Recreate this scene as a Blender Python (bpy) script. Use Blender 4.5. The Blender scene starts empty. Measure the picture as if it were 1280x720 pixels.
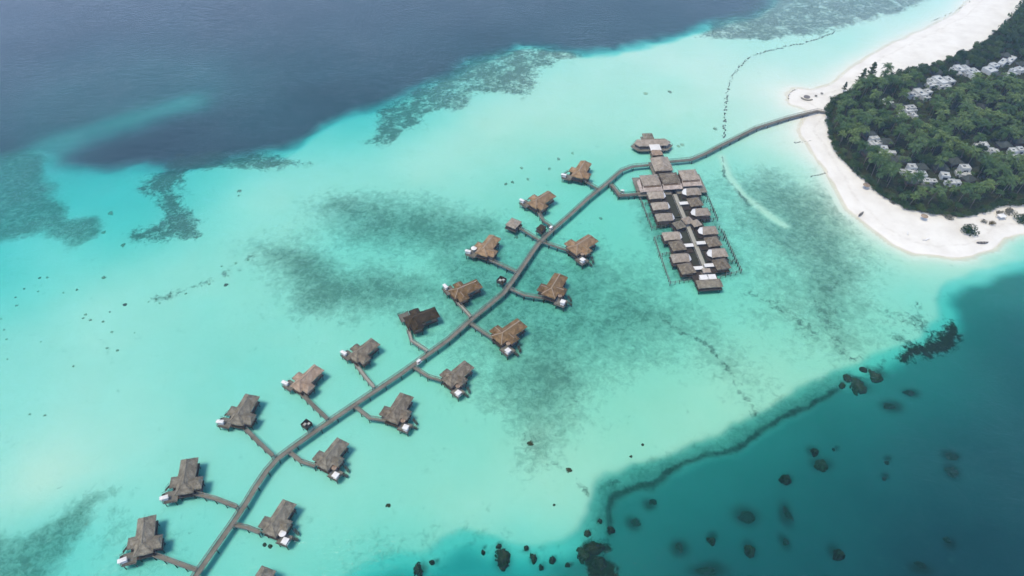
import bpy, bmesh, math, random
import numpy as np
from mathutils import Vector, Matrix

random.seed(7)
SC = bpy.context.scene
COL = SC.collection
R = math.radians
PI = math.pi

# ------------------------------------------------------------------ camera / survey
CAM_H, PITCH, FOC = 230.0, R(45.8), 853.0        # drone height (m), tilt below the horizon, focal length (1280 px frame)


def W(px, py, z=0.0):
    """map reading: picture point -> ground position on the level z"""
    u = (px - 640) / FOC
    v = (py - 360) / FOC
    dy = math.cos(PITCH) - v * math.sin(PITCH)
    dz = -(math.sin(PITCH) + v * math.cos(PITCH))
    t = (z - CAM_H) / dz
    return Vector((u * t, dy * t, z))


def WP(pts, z=0.0):
    return np.array([W(x, y, z)[:2] for x, y in pts])


def M_PER_PX(px, py):
    v = (py - 360) / FOC
    return CAM_H / (math.sin(PITCH) + v * math.cos(PITCH)) / FOC


cam = bpy.data.objects.new('camera', bpy.data.cameras.new('camera'))
COL.objects.link(cam)
cam.location = (0, 0, CAM_H)
cam.rotation_euler = (PI / 2 - PITCH, 0, 0)
cam.data.sensor_width = 36.0
cam.data.lens = 36.0 * FOC / 1280.0
cam.data.clip_start = 1.0
cam.data.clip_end = 20000.0
SC.camera = cam

# ------------------------------------------------------------------ materials


def new_mat(name):
    m = bpy.data.materials.new(name)
    m.use_nodes = True
    nt = m.node_tree
    nt.nodes.clear()
    out = nt.nodes.new('ShaderNodeOutputMaterial')
    return m, nt, out


def N(nt, typ, **kw):
    n = nt.nodes.new(typ)
    for k, v in kw.items():
        if k.startswith('i_'):
            n.inputs[k[2:].replace('_', ' ')].default_value = v
        else:
            setattr(n, k, v)
    return n


def noise(nt, vec, scale, detail=4, rough=.55, dist=0.0):
    n = nt.nodes.new('ShaderNodeTexNoise')
    n.inputs['Scale'].default_value = scale
    n.inputs['Detail'].default_value = detail
    n.inputs['Roughness'].default_value = rough
    n.inputs['Distortion'].default_value = dist
    if vec is not None:
        nt.links.new(vec, n.inputs['Vector'])
    return n.outputs['Fac']


def ramp(nt, fac, stops):
    r = nt.nodes.new('ShaderNodeValToRGB')
    e = r.color_ramp.elements
    while len(e) < len(stops):
        e.new(.5)
    for el, (p, c) in zip(e, stops):
        el.position = p
        el.color = (*c, 1)
    nt.links.new(fac, r.inputs['Fac'])
    return r.outputs['Color']


def math_(nt, op, a, b=None, clamp=False):
    n = nt.nodes.new('ShaderNodeMath')
    n.operation = op
    n.use_clamp = clamp
    for i, x in enumerate((a, b)):
        if x is None:
            continue
        if isinstance(x, (int, float)):
            n.inputs[i].default_value = x
        else:
            nt.links.new(x, n.inputs[i])
    return n.outputs[0]


def mixc(nt, fac, a, b, blend='MIX'):
    n = nt.nodes.new('ShaderNodeMix')
    n.data_type = 'RGBA'
    n.blend_type = blend
    for key, x in ((0, fac), (6, a), (7, b)):
        if isinstance(x, (int, float)):
            n.inputs[key].default_value = x
        elif isinstance(x, tuple):
            n.inputs[key].default_value = (*x, 1)
        else:
            nt.links.new(x, n.inputs[key])
    return n.outputs[2]


def rough_mat(name, stops, scale=.6, scale2=6.0, roughness=.85, bump=.25, bscale=9.0, bdist=.06, per_object=.12, stretch=None):
    """matte weathered surface: two noise scales, small bump, slight change from object to object"""
    m, nt, out = new_mat(name)
    tc = N(nt, 'ShaderNodeTexCoord')
    vec = tc.outputs['Object']
    if stretch:
        mp = N(nt, 'ShaderNodeMapping')
        mp.inputs['Scale'].default_value = stretch
        nt.links.new(vec, mp.inputs['Vector'])
        vec = mp.outputs['Vector']
    a = noise(nt, vec, scale, 5, .6)
    b = noise(nt, vec, scale2, 4, .7)
    f = math_(nt, 'ADD', math_(nt, 'MULTIPLY', a, .6), math_(nt, 'MULTIPLY', b, .4))
    c = ramp(nt, f, stops)
    oi = N(nt, 'ShaderNodeObjectInfo')
    k = math_(nt, 'ADD', math_(nt, 'MULTIPLY', oi.outputs['Random'], 2 * per_object), 1 - per_object)
    hs = N(nt, 'ShaderNodeHueSaturation')
    nt.links.new(c, hs.inputs['Color'])
    nt.links.new(k, hs.inputs['Value'])
    p = N(nt, 'ShaderNodeBsdfPrincipled')
    p.inputs['Roughness'].default_value = roughness
    p.inputs['Specular IOR Level'].default_value = .12
    nt.links.new(hs.outputs['Color'], p.inputs['Base Color'])
    bn = noise(nt, vec, bscale, 3, .7)
    bp = N(nt, 'ShaderNodeBump')
    bp.inputs['Strength'].default_value = bump
    bp.inputs['Distance'].default_value = bdist
    nt.links.new(bn, bp.inputs['Height'])
    nt.links.new(bp.outputs['Normal'], p.inputs['Normal'])
    nt.links.new(p.outputs['BSDF'], out.inputs['Surface'])
    return m


def thatch(name, lo, mid, hi):
    lo, hi = tuple(x * .72 for x in lo), tuple(x * 1.2 for x in hi)
    return rough_mat(name, [(.32, lo), (.5, mid), (.68, hi)], scale=.5, scale2=2.4, roughness=.95, bump=.8, bscale=4.5, bdist=.3, per_object=.12)


M = {}
M['thatch_grey'] = thatch('thatch_grey', (.11, .092, .064), (.185, .162, .118), (.272, .245, .185))
M['thatch_mottled'] = thatch('thatch_mottled', (.088, .068, .046), (.172, .14, .098), (.27, .232, .17))
M['thatch_tan'] = thatch('thatch_tan', (.25, .17, .11), (.34, .245, .17), (.43, .32, .235))
M['thatch_brown'] = thatch('thatch_brown', (.095, .056, .022), (.165, .102, .046), (.25, .165, .085))
M['thatch_gold'] = thatch('thatch_gold', (.165, .098, .042), (.25, .16, .083), (.345, .24, .14))
M['thatch_dark'] = thatch('thatch_dark', (.022, .014, .006), (.04, .027, .011), (.065, .046, .022))
M['thatch_mauve'] = thatch('thatch_mauve', (.24, .195, .145), (.31, .258, .20), (.38, .325, .255))
M['ridge'] = rough_mat('ridge_cap', [(.3, (.2, .15, .10)), (.7, (.36, .28, .2))], roughness=.95)
M['ridge_dark'] = rough_mat('ridge_cap_dark', [(.3, (.05, .034, .015)), (.7, (.09, .062, .03))], roughness=.95)
M['timber'] = rough_mat('weathered_timber', [(.32, (.105, .098, .075)), (.68, (.245, .228, .185))], scale=.35, scale2=7, bump=.3)
M['timber_pale'] = rough_mat('pale_timber', [(.3, (.27, .265, .22)), (.7, (.42, .41, .35))], scale=.8, scale2=7, bump=.3)
M['timber_dark'] = rough_mat('dark_timber', [(.3, (.03, .023, .016)), (.7, (.075, .057, .04))], bump=.3)
M['wall_timber'] = rough_mat('wall_timber', [(.3, (.09, .06, .038)), (.7, (.17, .12, .08))], stretch=(1, 1, .2))
M['white'] = rough_mat('white_canvas', [(.3, (.60, .585, .55)), (.7, (.72, .705, .67))], roughness=.7, bump=.05, per_object=.05)
M['white_plaster'] = rough_mat('white_plaster', [(.25, (.3, .32, .31)), (.55, (.5, .52, .51)), (.8, (.64, .65, .64))], roughness=.8, bump=.1, per_object=.08)
M['grey_shingle'] = rough_mat('grey_shingle', [(.3, (.03, .04, .033)), (.7, (.085, .095, .083))], roughness=.95, bump=.5, bscale=4, bdist=.1)
M['rock'] = rough_mat('dark_rock', [(.3, (.06, .07, .065)), (.7, (.15, .155, .14))], roughness=.9, bump=.5)
M['coral'] = rough_mat('coral_brown', [(.3, (.028, .03, .014)), (.5, (.062, .058, .024)), (.75, (.115, .10, .045))], scale=.5, scale2=3, roughness=.95, bump=.6, bdist=.2, per_object=.25)
M['coral_dim'] = rough_mat('coral_dim', [(.3, (.04, .055, .035)), (.5, (.06, .075, .048)), (.75, (.085, .10, .065))], scale=.5, scale2=3, roughness=.95, bump=.4, bdist=.2, per_object=.15)
M['coral_patch'] = rough_mat('coral_patch', [(.3, (.18, .24, .18)), (.5, (.29, .36, .28)), (.75, (.42, .48, .38))], scale=.6, scale2=3, roughness=.95, bump=.4, bdist=.2, per_object=.35)
M['coral_grey'] = rough_mat('coral_grey', [(.3, (.045, .055, .05)), (.5, (.09, .10, .085)), (.75, (.16, .16, .13))], scale=.5, scale2=3, roughness=.95, bump=.6, bdist=.2, per_object=.3)
M['bark'] = rough_mat('bark', [(.3, (.10, .08, .06)), (.7, (.2, .17, .14))], bump=.4)
M['hull'] = rough_mat('boat_hull', [(.3, (.10, .09, .085)), (.7, (.19, .175, .165))], roughness=.6)

# glass
m, nt, out = new_mat('window_glass')
p = N(nt, 'ShaderNodeBsdfPrincipled')
p.inputs['Base Color'].default_value = (.03, .045, .05, 1)
p.inputs['Roughness'].default_value = .08
nt.links.new(p.outputs['BSDF'], out.inputs['Surface'])
M['glass'] = m


def leaf_mat(name, lo, mid, hi):
    m, nt, out = new_mat(name)
    tc = N(nt, 'ShaderNodeTexCoord')
    a = noise(nt, tc.outputs['Object'], .9, 4, .65)
    c = ramp(nt, a, [(.3, lo), (.52, mid), (.75, hi)])
    oi = N(nt, 'ShaderNodeObjectInfo')
    hs = N(nt, 'ShaderNodeHueSaturation')
    nt.links.new(c, hs.inputs['Color'])
    nt.links.new(math_(nt, 'ADD', math_(nt, 'MULTIPLY', oi.outputs['Random'], .7), .62), hs.inputs['Value'])
    nt.links.new(math_(nt, 'ADD', math_(nt, 'MULTIPLY', oi.outputs['Random'], -.05), .525), hs.inputs['Hue'])
    p = N(nt, 'ShaderNodeBsdfPrincipled')
    p.inputs['Roughness'].default_value = .6
    p.inputs['Specular IOR Level'].default_value = .08
    nt.links.new(hs.outputs['Color'], p.inputs['Base Color'])
    tr = N(nt, 'ShaderNodeBsdfTranslucent')
    nt.links.new(hs.outputs['Color'], tr.inputs['Color'])
    mx = N(nt, 'ShaderNodeMixShader')
    mx.inputs[0].default_value = .22
    nt.links.new(p.outputs['BSDF'], mx.inputs[1])
    nt.links.new(tr.outputs['BSDF'], mx.inputs[2])
    nt.links.new(mx.outputs[0], out.inputs['Surface'])
    return m


M['palm_leaf'] = leaf_mat('palm_leaf', (.026, .062, .016), (.08, .14, .04), (.21, .275, .11))
M['tree_leaf'] = leaf_mat('tree_leaf', (.017, .044, .010), (.04, .08, .018), (.088, .135, .038))
M['scrub_leaf'] = leaf_mat('scrub_leaf', (.12, .12, .09), (.19, .185, .14), (.27, .26, .21))
M['rust_leaf'] = leaf_mat('rust_leaf', (.06, .06, .02), (.11, .095, .035), (.18, .14, .06))

# ------------------------------------------------------------------ mesh helpers


class MB:
    def __init__(self):
        self.v = []
        self.f = []

    def add(self, verts, faces, T=None):
        o = len(self.v)
        for q in verts:
            q = Vector(q)
            self.v.append(tuple(T @ q) if T is not None else tuple(q))
        for fc in faces:
            self.f.append(tuple(i + o for i in fc))
        return self

    def box(self, c, s, rz=0.0, T=None):
        hx, hy, hz = s[0] / 2, s[1] / 2, s[2] / 2
        L = Matrix.Translation(c) @ Matrix.Rotation(rz, 4, 'Z')
        if T is not None:
            L = T @ L
        vs = [(x, y, z) for z in (-hz, hz) for x, y in ((-hx, -hy), (hx, -hy), (hx, hy), (-hx, hy))]
        return self.add(vs, [(3, 2, 1, 0), (4, 5, 6, 7), (0, 1, 5, 4), (1, 2, 6, 5), (2, 3, 7, 6), (3, 0, 4, 7)], L)

    def tube(self, p0, p1, r0, r1=None, n=6, T=None):
        r1 = r0 if r1 is None else r1
        p0, p1 = Vector(p0), Vector(p1)
        d = (p1 - p0).normalized()
        a = d.orthogonal().normalized()
        b = d.cross(a)
        vs = []
        for p, r in ((p0, r0), (p1, r1)):
            for k in range(n):
                t = 2 * PI * k / n
                vs.append(p + (a * math.cos(t) + b * math.sin(t)) * r)
        fs = [(k, (k + 1) % n, n + (k + 1) % n, n + k) for k in range(n)]
        fs += [tuple(range(n - 1, -1, -1)), tuple(range(n, 2 * n))]
        return self.add(vs, fs, T)

    def hip(self, c, a, b, z0, h, ridge, th=.3, T=None, rz=0.0):
        """hip roof: half sizes a (x), b (y); ridge half length along y (ridge<0: along x); closed with an eave of thickness th"""
        L = Matrix.Translation((c[0], c[1], 0)) @ Matrix.Rotation(rz, 4, 'Z')
        if T is not None:
            L = T @ L
        if ridge >= 0:
            r0, r1 = (0, -ridge, z0 + h), (0, ridge, z0 + h)
        else:
            r0, r1 = (ridge, 0, z0 + h), (-ridge, 0, z0 + h)
        vs = [(-a, -b, z0), (a, -b, z0), (a, b, z0), (-a, b, z0),
              (-a, -b, z0 + th), (a, -b, z0 + th), (a, b, z0 + th), (-a, b, z0 + th), r0, r1]
        fs = [(3, 2, 1, 0), (0, 1, 5, 4), (1, 2, 6, 5), (2, 3, 7, 6), (3, 0, 4, 7)]
        if ridge >= 0:
            fs += [(4, 5, 8), (6, 7, 9), (5, 6, 9, 8), (7, 4, 8, 9)]
        else:
            fs += [(7, 4, 8), (5, 6, 9), (4, 5, 9, 8), (6, 7, 8, 9)]
        return self.add(vs, fs, L)

    def build(self, name, mat, parent=None, smooth=False):
        me = bpy.data.meshes.new(name)
        me.from_pydata(self.v, [], self.f)
        if mat is not None:
            me.materials.append(mat)
        if smooth:
            for p in me.polygons:
                p.use_smooth = True
        o = bpy.data.objects.new(name, me)
        COL.objects.link(o)
        if parent is not None:
            o.parent = parent
        return o


def tag(o, label=None, cat=None, group=None, kind=None):
    if label:
        o['label'] = label
    if cat:
        o['category'] = cat
    if group:
        o['group'] = group
    if kind:
        o['kind'] = kind
    return o


def thing(name, label, cat, loc=(0, 0, 0), rz=0.0, group=None):
    o = bpy.data.objects.new(name, None)
    COL.objects.link(o)
    o.location = loc
    o.rotation_euler = (0, 0, rz)
    o.empty_display_size = .5
    return tag(o, label, cat, group)


def children(o):
    return CH.get(o.name, [])


CH = {}


def part(mb, name, mat, parent, smooth=False):
    o = mb.build(name, mat, parent, smooth) if isinstance(mb, MB) else mb
    CH.setdefault(parent.name, []).append(o)
    return o


def linked(src, name, parent, loc=(0, 0, 0), rz=0.0, mat=None):
    """another part that shares the mesh of src"""
    o = bpy.data.objects.new(name, src.data)
    COL.objects.link(o)
    o.parent = parent
    o.location = loc
    o.rotation_euler = (0, 0, rz)
    CH.setdefault(parent.name, []).append(o)
    return o


def copy_tree(o, parent=None):
    c = o.copy()
    COL.objects.link(c)
    if parent is not None:
        c.parent = parent
        CH.setdefault(parent.name, []).append(c)
    for ch in list(CH.get(o.name, [])):
        copy_tree(ch, c)
    return c


# ------------------------------------------------------------------ value noise / distance fields (numpy)
RNG = np.random.RandomState(11)
TAB = RNG.rand(512, 512).astype(np.float32)


def vnoise(x, y, s, seed=0):
    x = x / s + 31.7 * seed + 1000.3
    y = y / s + 17.3 * seed + 1000.7
    xi = np.floor(x).astype(int)
    yi = np.floor(y).astype(int)
    fx = x - xi
    fy = y - yi
    fx = fx * fx * (3 - 2 * fx)
    fy = fy * fy * (3 - 2 * fy)
    a = TAB[xi % 512, yi % 512]
    b = TAB[(xi + 1) % 512, yi % 512]
    c = TAB[xi % 512, (yi + 1) % 512]
    d = TAB[(xi + 1) % 512, (yi + 1) % 512]
    return (a * (1 - fx) + b * fx) * (1 - fy) + (c * (1 - fx) + d * fx) * fy


def fbm(x, y, s, seed=0, octv=4):
    t = 0
    amp = .5
    for k in range(octv):
        t = t + amp * vnoise(x, y, s / 2 ** k, seed + k * 7)
        amp *= .5
    return t / (1 - .5 ** octv)


def seg_dist(X, Y, P, closed):
    n = len(P)
    best = np.full(X.shape, 1e18)
    for i in range(n if closed else n - 1):
        ax, ay = P[i]
        bx, by = P[(i + 1) % n]
        dx, dy = bx - ax, by - ay
        L2 = dx * dx + dy * dy + 1e-9
        t = np.clip(((X - ax) * dx + (Y - ay) * dy) / L2, 0, 1)
        best = np.minimum(best, (X - ax - t * dx) ** 2 + (Y - ay - t * dy) ** 2)
    return np.sqrt(best)


def inside(X, Y, P):
    r = np.zeros(X.shape, bool)
    n = len(P)
    for i in range(n):
        ax, ay = P[i]
        bx, by = P[(i + 1) % n]
        if ay == by:
            continue
        c = ((ay > Y) != (by > Y)) & (X < (bx - ax) * (Y - ay) / (by - ay) + ax)
        r ^= c
    return r


def sdf(X, Y, P):
    """signed distance, positive inside"""
    d = seg_dist(X, Y, P, True)
    return np.where(inside(X, Y, P), d, -d)


def sdf_box(X, Y, P, margin=60.0):
    """sdf evaluated near the polygon only (far outside: -margin)"""
    lo = P.min(0) - margin
    hi = P.max(0) + margin
    k = (X > lo[0]) & (X < hi[0]) & (Y > lo[1]) & (Y < hi[1])
    out = np.full(X.shape, -margin)
    out[k] = sdf(X[k], Y[k], P)
    return out


def smooth(a, b, x):
    t = np.clip((x - a) / (b - a), 0, 1)
    return t * t * (3 - 2 * t)


def rbf(ctrl, c=18.0):
    P = WP([(p[0], p[1]) for p in ctrl])
    v = np.array([p[2] for p in ctrl])
    D = np.sqrt(((P[:, None] - P[None]) ** 2).sum(-1) + c * c)
    n = len(v)
    A = np.zeros((n + 1, n + 1))
    A[:n, :n] = D + np.eye(n) * .5
    A[:n, n] = 1
    A[n, :n] = 1
    w = np.linalg.solve(A, np.append(v, 0))

    def ev(X, Y):
        o = np.full(X.shape, w[n])
        for (px, py), k in zip(P, w[:n]):
            o = o + k * np.sqrt((X - px) ** 2 + (Y - py) ** 2 + c * c)
        return np.clip(o, v.min() * .9, v.max() * 1.1)
    return ev


# ------------------------------------------------------------------ map of the atoll
LAND = [(1262, -60), (1235, -20), (1196, 16), (1155, 38), (1105, 60), (1068, 84), (1042, 106), (1018, 112), (996, 112), (986, 119), (989, 130),
        (1004, 135), (1013, 141), (1005, 152), (1004, 167), (1014, 186), (1031, 207), (1047, 237), (1064, 262), (1087, 283), (1112, 302),
        (1142, 316), (1180, 321), (1216, 319), (1240, 309), (1254, 296), (1272, 291), (1310, 290), (1420, 300), (1700, 260), (1800, 100), (1500, -60)]
LAGOON = [(20, 340, 1.6), (60, 310, 1.5), (10, 450, .85), (100, 450, .74), (60, 560, .57), (150, 540, .72), (250, 400, .9), (300, 480, 1.0), (100, 380, .85),
          (200, 330, .95), (300, 250, .9), (400, 220, .8), (110, 240, 2.4), (80, 215, 2.8), (150, 260, 2.1), (170, 290, 1.7), (220, 300, 1.2), (450, 150, 1.8), (420, 170, 1.4), (520, 200, .66),
          (600, 150, .55), (700, 110, .42), (800, 90, .4), (900, 62, .42), (950, 110, .36), (1000, 60, .42), (1050, 45, .42), (1150, 20, .36), (950, 220, .75),
          (1000, 190, .5), (1050, 280, .7), (1100, 325, .8), (1180, 345, .95), (1250, 322, 1.3), (1278, 310, 1.4), (900, 230, .85), (750, 200, .85), (650, 200, .72),
          (560, 240, .8), (700, 250, 1.1), (600, 330, 1.2), (450, 300, 1.15), (500, 430, 1.1), (400, 430, 1.0), (380, 560, 1.0), (450, 620, .95), (600, 600, .88),
          (700, 560, .82), (760, 580, .82), (850, 520, .8), (920, 480, .72), (1000, 430, .85), (950, 400, .95), (850, 400, 1.05), (750, 420, 1.15), (760, 330, 1.15),
          (900, 330, 1.1), (1050, 360, .85), (1100, 400, .9), (1150, 380, 1.0), (250, 560, .95), (150, 620, 1.0), (50, 620, .62), (130, 700, 1.4), (220, 690, 1.3), (60, 680, 1.35),
          (350, 700, 1.2), (450, 660, 1.15), (480, 700, 1.5), (600, 650, 1.0), (680, 640, .95), (20, 720, 1.5), (640, 675, 1.25), (-80, 450, .9), (-100, 650, 1.2)]
DEEP_SE = [(300, 800), (430, 732), (480, 708), (560, 694), (640, 688), (700, 684), (728, 672), (748, 652), (756, 628), (776, 608), (812, 592), (862, 574), (922, 543),
           (962, 519), (1012, 492), (1062, 469), (1110, 448), (1160, 424), (1184, 400), (1190, 375), (1198, 352), (1225, 340), (1262, 333), (1320, 328),
           (1700, 330), (2300, 800), (1500, 1200), (700, 1000), (300, 900)]
SE_D = [(480, 725, 3.6), (560, 715, 4.2), (640, 708, 4.2), (720, 715, 3.6), (800, 640, 3.5), (800, 700, 3.8), (900, 600, 3.5), (1000, 540, 3.4), (1100, 490, 3.3), (1200, 450, 3.6), (1250, 380, 3.6), (1230, 352, 2.9),
        (1000, 650, 4.6), (1100, 600, 4.8), (1200, 550, 4.9), (1260, 620, 5.4), (1100, 700, 5.6), (1250, 700, 6.3), (900, 700, 4.6), (1270, 450, 4.4)]
DEEP_NW = [(-400, 180), (-60, 200), (30, 196), (62, 203), (130, 210), (200, 206), (250, 203), (300, 198), (345, 190), (400, 165), (440, 142), (470, 130), (520, 110), (600, 76),
           (650, 58), (700, 64), (770, 67), (800, 56), (850, 44), (900, 32), (960, 4), (1000, -30), (1000, -200), (300, -400), (-600, -200)]
NW_D = [(20, 180, 4.0), (100, 170, 4.2), (200, 150, 4.8), (300, 150, 4.8), (400, 120, 5.0), (500, 80, 5.0), (620, 40, 5.0), (760, 30, 4.6), (850, 15, 4.6), (100, 50, 5.5), (300, 40, 5.5), (60, 190, 3.2), (160, 150, 2.9), (230, 132, 3.0), (110, 168, 2.9), (700, -60, 6), (0, -100, 6.5)]

C_REEF = [  # mottled reef patches: polygon, strength, edge softness (m)
    ([(168, 235), (200, 212), (225, 190), (330, 190), (385, 202), (392, 207), (330, 216), (244, 215), (230, 235), (234, 255), (248, 275), (250, 297), (225, 301), (165, 301), (160, 290), (195, 276), (205, 264), (196, 250)], .69, 9),
    ([(445, 178), (465, 165), (465, 135), (510, 113), (560, 84), (620, 58), (680, 54), (735, 67), (702, 75), (675, 85), (670, 105), (655, 126), (640, 120), (600, 116), (590, 135), (545, 140), (525, 160), (505, 170), (495, 183), (470, 184)], .62, 7),
    ([(868, 50), (900, 22), (940, -5), (980, -40), (1130, -40), (1160, 2), (1130, 15), (1080, 28), (1020, 44), (960, 54), (915, 52)], .66, 9),
    ([(1098, 392), (1150, 372), (1186, 398), (1170, 420), (1130, 432), (1108, 446)], .42, 9),
    ([(1000, 372), (1050, 360), (1070, 400), (1050, 430), (1080, 440), (1070, 450), (1030, 420)], .42, 10),
]
C_GRASS = [  # soft seagrass meadows
    ([(-60, 184), (30, 186), (52, 196), (64, 216), (68, 245), (82, 262), (85, 273), (115, 275), (122, 285), (112, 300), (88, 312), (62, 305), (55, 293), (30, 297), (0, 305), (-60, 312)], .80, 5),
    ([(385, 264), (430, 243), (480, 250), (560, 262), (625, 274), (640, 288), (600, 312), (560, 322), (500, 316), (450, 300), (410, 285)], .80, 20),
    ([(318, 305), (360, 300), (410, 320), (460, 332), (500, 346), (540, 352), (590, 340), (600, 350), (540, 370), (500, 392), (440, 392), (390, 386), (350, 356)], .82, 20),
    ([(540, 300), (620, 290), (700, 300), (800, 330), (860, 380), (900, 420), (940, 470), (860, 440), (800, 450), (740, 470), (720, 500), (640, 500), (560, 420), (520, 380)], .64, 30),
    ([(600, 472), (645, 432), (715, 430), (738, 470), (722, 500), (695, 540), (682, 572), (655, 540), (640, 512), (610, 496)], .80, 20),
    ([(905, 225), (960, 216), (1030, 238), (1066, 290), (1088, 352), (1080, 410), (1050, 440), (1015, 400), (995, 350), (945, 300)], .74, 24),
    ([(-60, 674), (30, 666), (75, 644), (95, 625), (115, 614), (148, 617), (122, 630), (102, 660), (88, 690), (70, 740), (-60, 745)], .74, 6),
    ([(390, 690), (450, 672), (560, 666), (690, 676), (718, 668), (728, 684), (600, 698), (480, 706), (420, 720)], .26, 10),
    ([(795, 240), (880, 232), (930, 340), (840, 356)], .85, 12),
    ([(150, 640), (215, 655), (245, 690), (200, 715), (140, 700)], .34, 12),
    ([(640, 340), (760, 330), (800, 400), (760, 450), (680, 430)], .6, 24),
    ([(860, 215), (1000, 230), (1060, 300), (1080, 420), (1000, 440), (930, 350)], .45, 30),
]
C_BROWN = [  # dark brown living reef at the lip of the drop
    ([(1112, 449), (1130, 431), (1160, 420), (1176, 404), (1184, 400), (1198, 420), (1184, 438), (1150, 444), (1132, 457)], .86, 7),
    ([(716, 700), (722, 680), (735, 668), (752, 674), (768, 672), (770, 684), (752, 694), (770, 702), (768, 730), (726, 730)], .84, 5),
]
LINES = [
    ([(901, 196), (909, 219), (925, 245), (934, 254)], .6, 1.3, 0),  # dark coral line on the lip: polyline, strength, half width m, channel (0 reef, 1 brown), sparse
    ([(763, 664), (765, 652), (768, 640), (773, 630), (781, 621), (793, 613), (810, 606), (830, 599), (870, 578), (920, 556), (960, 530), (1000, 510), (1046, 490)], .5, 1.9, 0),
    ([(756, 622), (762, 610), (785, 600)], .4, 2.0, 0),
    ([(1040, 492), (1075, 470), (1115, 446)], .5, 3.0, 0),
    ([(655, 545), (690, 575), (712, 592), (735, 622)], .42, 1.6, 0),
    ([(700, 470), (720, 500), (690, 540), (660, 552)], .3, 6.0, 0),
    ([(822, 400), (850, 420), (890, 432), (912, 460), (928, 485), (944, 514)], .47, 2.0, 0),
    ([(940, 370), (990, 395), (1040, 430), (1070, 452)], .38, 5.0, 0),
    ([(330, 310), (300, 335), (270, 352), (235, 366), (190, 378)], .40, 4.0, 0),
    ([(690, 75), (715, 70), (735, 68)], .5, 2.5, 0),
    ([(0, 300), (40, 296)], .4, 3, 0),
]
ALGAE = [(0, 400, 0), (100, 250, 0), (100, 550, 0), (250, 450, .1), (60, 680, .1), (350, 350, .35), (420, 560, .3), (300, 660, .25), (500, 420, .6), (560, 600, .55), (700, 560, .8), (860, 520, .85), (950, 430, .9), (1040, 470, 1), (1100, 400, .7), (720, 420, 1), (850, 360, .8), (640, 340, .8), (550, 240, .3), (700, 220, .5), (800, 260, .6), (700, 110, .05), (900, 70, 0), (1000, 160, .1), (1050, 320, .5), (1200, 345, .25), (640, 660, .5), (450, 680, .5)]
BIG = [
    (740, 683, 14, 7, 'biggest brown coral head, spread at the corner of the drop off', -.6),
    (729, 692, 8, 9, 'brown coral lobe joined to the near flank of the biggest coral head', -.8),
    (751, 703, 11, 9, 'dim brown coral lobe below the biggest coral head', -1.4),
    (734, 665, 4.5, 4, 'small dark coral head just above the biggest one', -.4),
    (750, 650, 3, 2.5, 'tiny dark coral head on the lip beyond the biggest one', -.4),
    (764, 661, 5, 4, 'dark coral head on the lip a step beyond the biggest one', -.5),
    (709, 705, 3.5, 2.5, 'small coral head just west of the biggest one', -.9),
    (629, 698, 11, 13, 'round dark brown coral head alone in blue water by the lower edge', -.6),
    (624, 682, 4, 3, 'tiny coral head just above the round dark brown one', -.5),
    (604, 689, 2.6, 2.2, 'tiny coral head to the west of the round dark brown one', -.6),
    (523, 711, 7, 9, 'greyish brown coral head cut by the lower edge in pale blue water', -.8),
    (540, 702, 4, 3, 'small dim coral head beside the greyish brown one', -1.2),
    (658, 684, 3, 3, 'small coral head, first of the little chain toward the biggest one', -.4),
    (666, 695, 5, 6, 'larger coral head of the little chain toward the biggest one', -.5),
    (676, 707, 4, 3, 'dim coral head of the little chain, lowest of all', -1.0),
    (690, 698, 4, 4, 'coral head of the little chain closest to the biggest one', -.7),
    (1019.5, 565, 6, 6, 'dark oval coral head, upper of the touching pair in deep water', -1.3),
    (1029, 580, 10, 8, 'larger paler coral head, lower of the touching pair in deep water', -1.6),
    (1042, 561.5, 3, 3, 'tiny coral head beside the touching pair in deep water', -2.0),
    (984, 598, 9, 6.5, 'dark oval coral head west of the touching pair', -1.3),
    (986, 642, 9, 15, 'tall dim coral head below the dark oval one', -2.6),
    (982, 678, 7, 8, 'dim coral head under the tall dim one', -2.8),
    (935, 646, 17, 11, 'broad dim coral head with a ragged edge in deep water', -2.2),
    (889, 674, 7, 6, 'compact dark coral head west of the broad dim one', -1.4),
    (937, 686, 8, 9, 'compact dark brown coral head below the broad dim one', -1.6),
    (850, 684, 10, 9, 'blurred round coral head west of the compact dark one', -2.8),
    (884, 712, 24, 8, 'long dim coral bank along the lower edge', -2.4),
    (1049, 693, 9, 8.5, 'round brown coral head alone low in the deep water', -1.5),
    (1184, 674, 7.5, 6, 'small round coral head alone in the darkest water', -2.2),
    (1189, 570, 13, 7, 'dim flat coral patch, upper of two in dark blue water', -3.3),
    (1190, 590, 12, 10, 'dim rounded coral patch, lower of two in dark blue water', -3.3),
    (1109, 578, 5, 4, 'faint little coral head, upper of a faint pair', -2.6),
    (1105, 598, 5, 4, 'faint little coral head, lower of a faint pair', -2.8),
    (1152, 706, 12, 6, 'very faint coral patch by the lower edge in the darkest water', -3.2),
    (816, 627, 8, 6, 'very faint coral smudge just off the lip', -2.6),
    (795, 652, 9, 8, 'very faint coral smudge near the corner of the drop off', -2.8),
    (1073, 481, 10, 10, 'dark brown coral head standing clear of the lip, largest of the eastern group', -.5),
    (1093, 467, 11, 7, 'flat dark brown coral head beside the largest of the eastern group', -.5),
    (1053, 480, 4, 3.5, 'small dark coral head at the western end of the eastern group', -.5),
    (1060, 471, 5, 4.5, 'dark coral head between the lip and the largest of the eastern group', -.5),
    (1080, 461, 5, 3, 'small dark coral head just above the flat brown one', -.4),
    (1137, 491, 12, 6, 'faint blurred coral patch below the brown reef', -2.4),
    (1110, 508, 14, 7, 'long faint coral patch in teal water below the eastern group', -2.5),
]
SHOAL = [(40, 196), (90, 176), (150, 154), (200, 142), (232, 132)]      # pale ridge running out under the deep water
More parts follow.
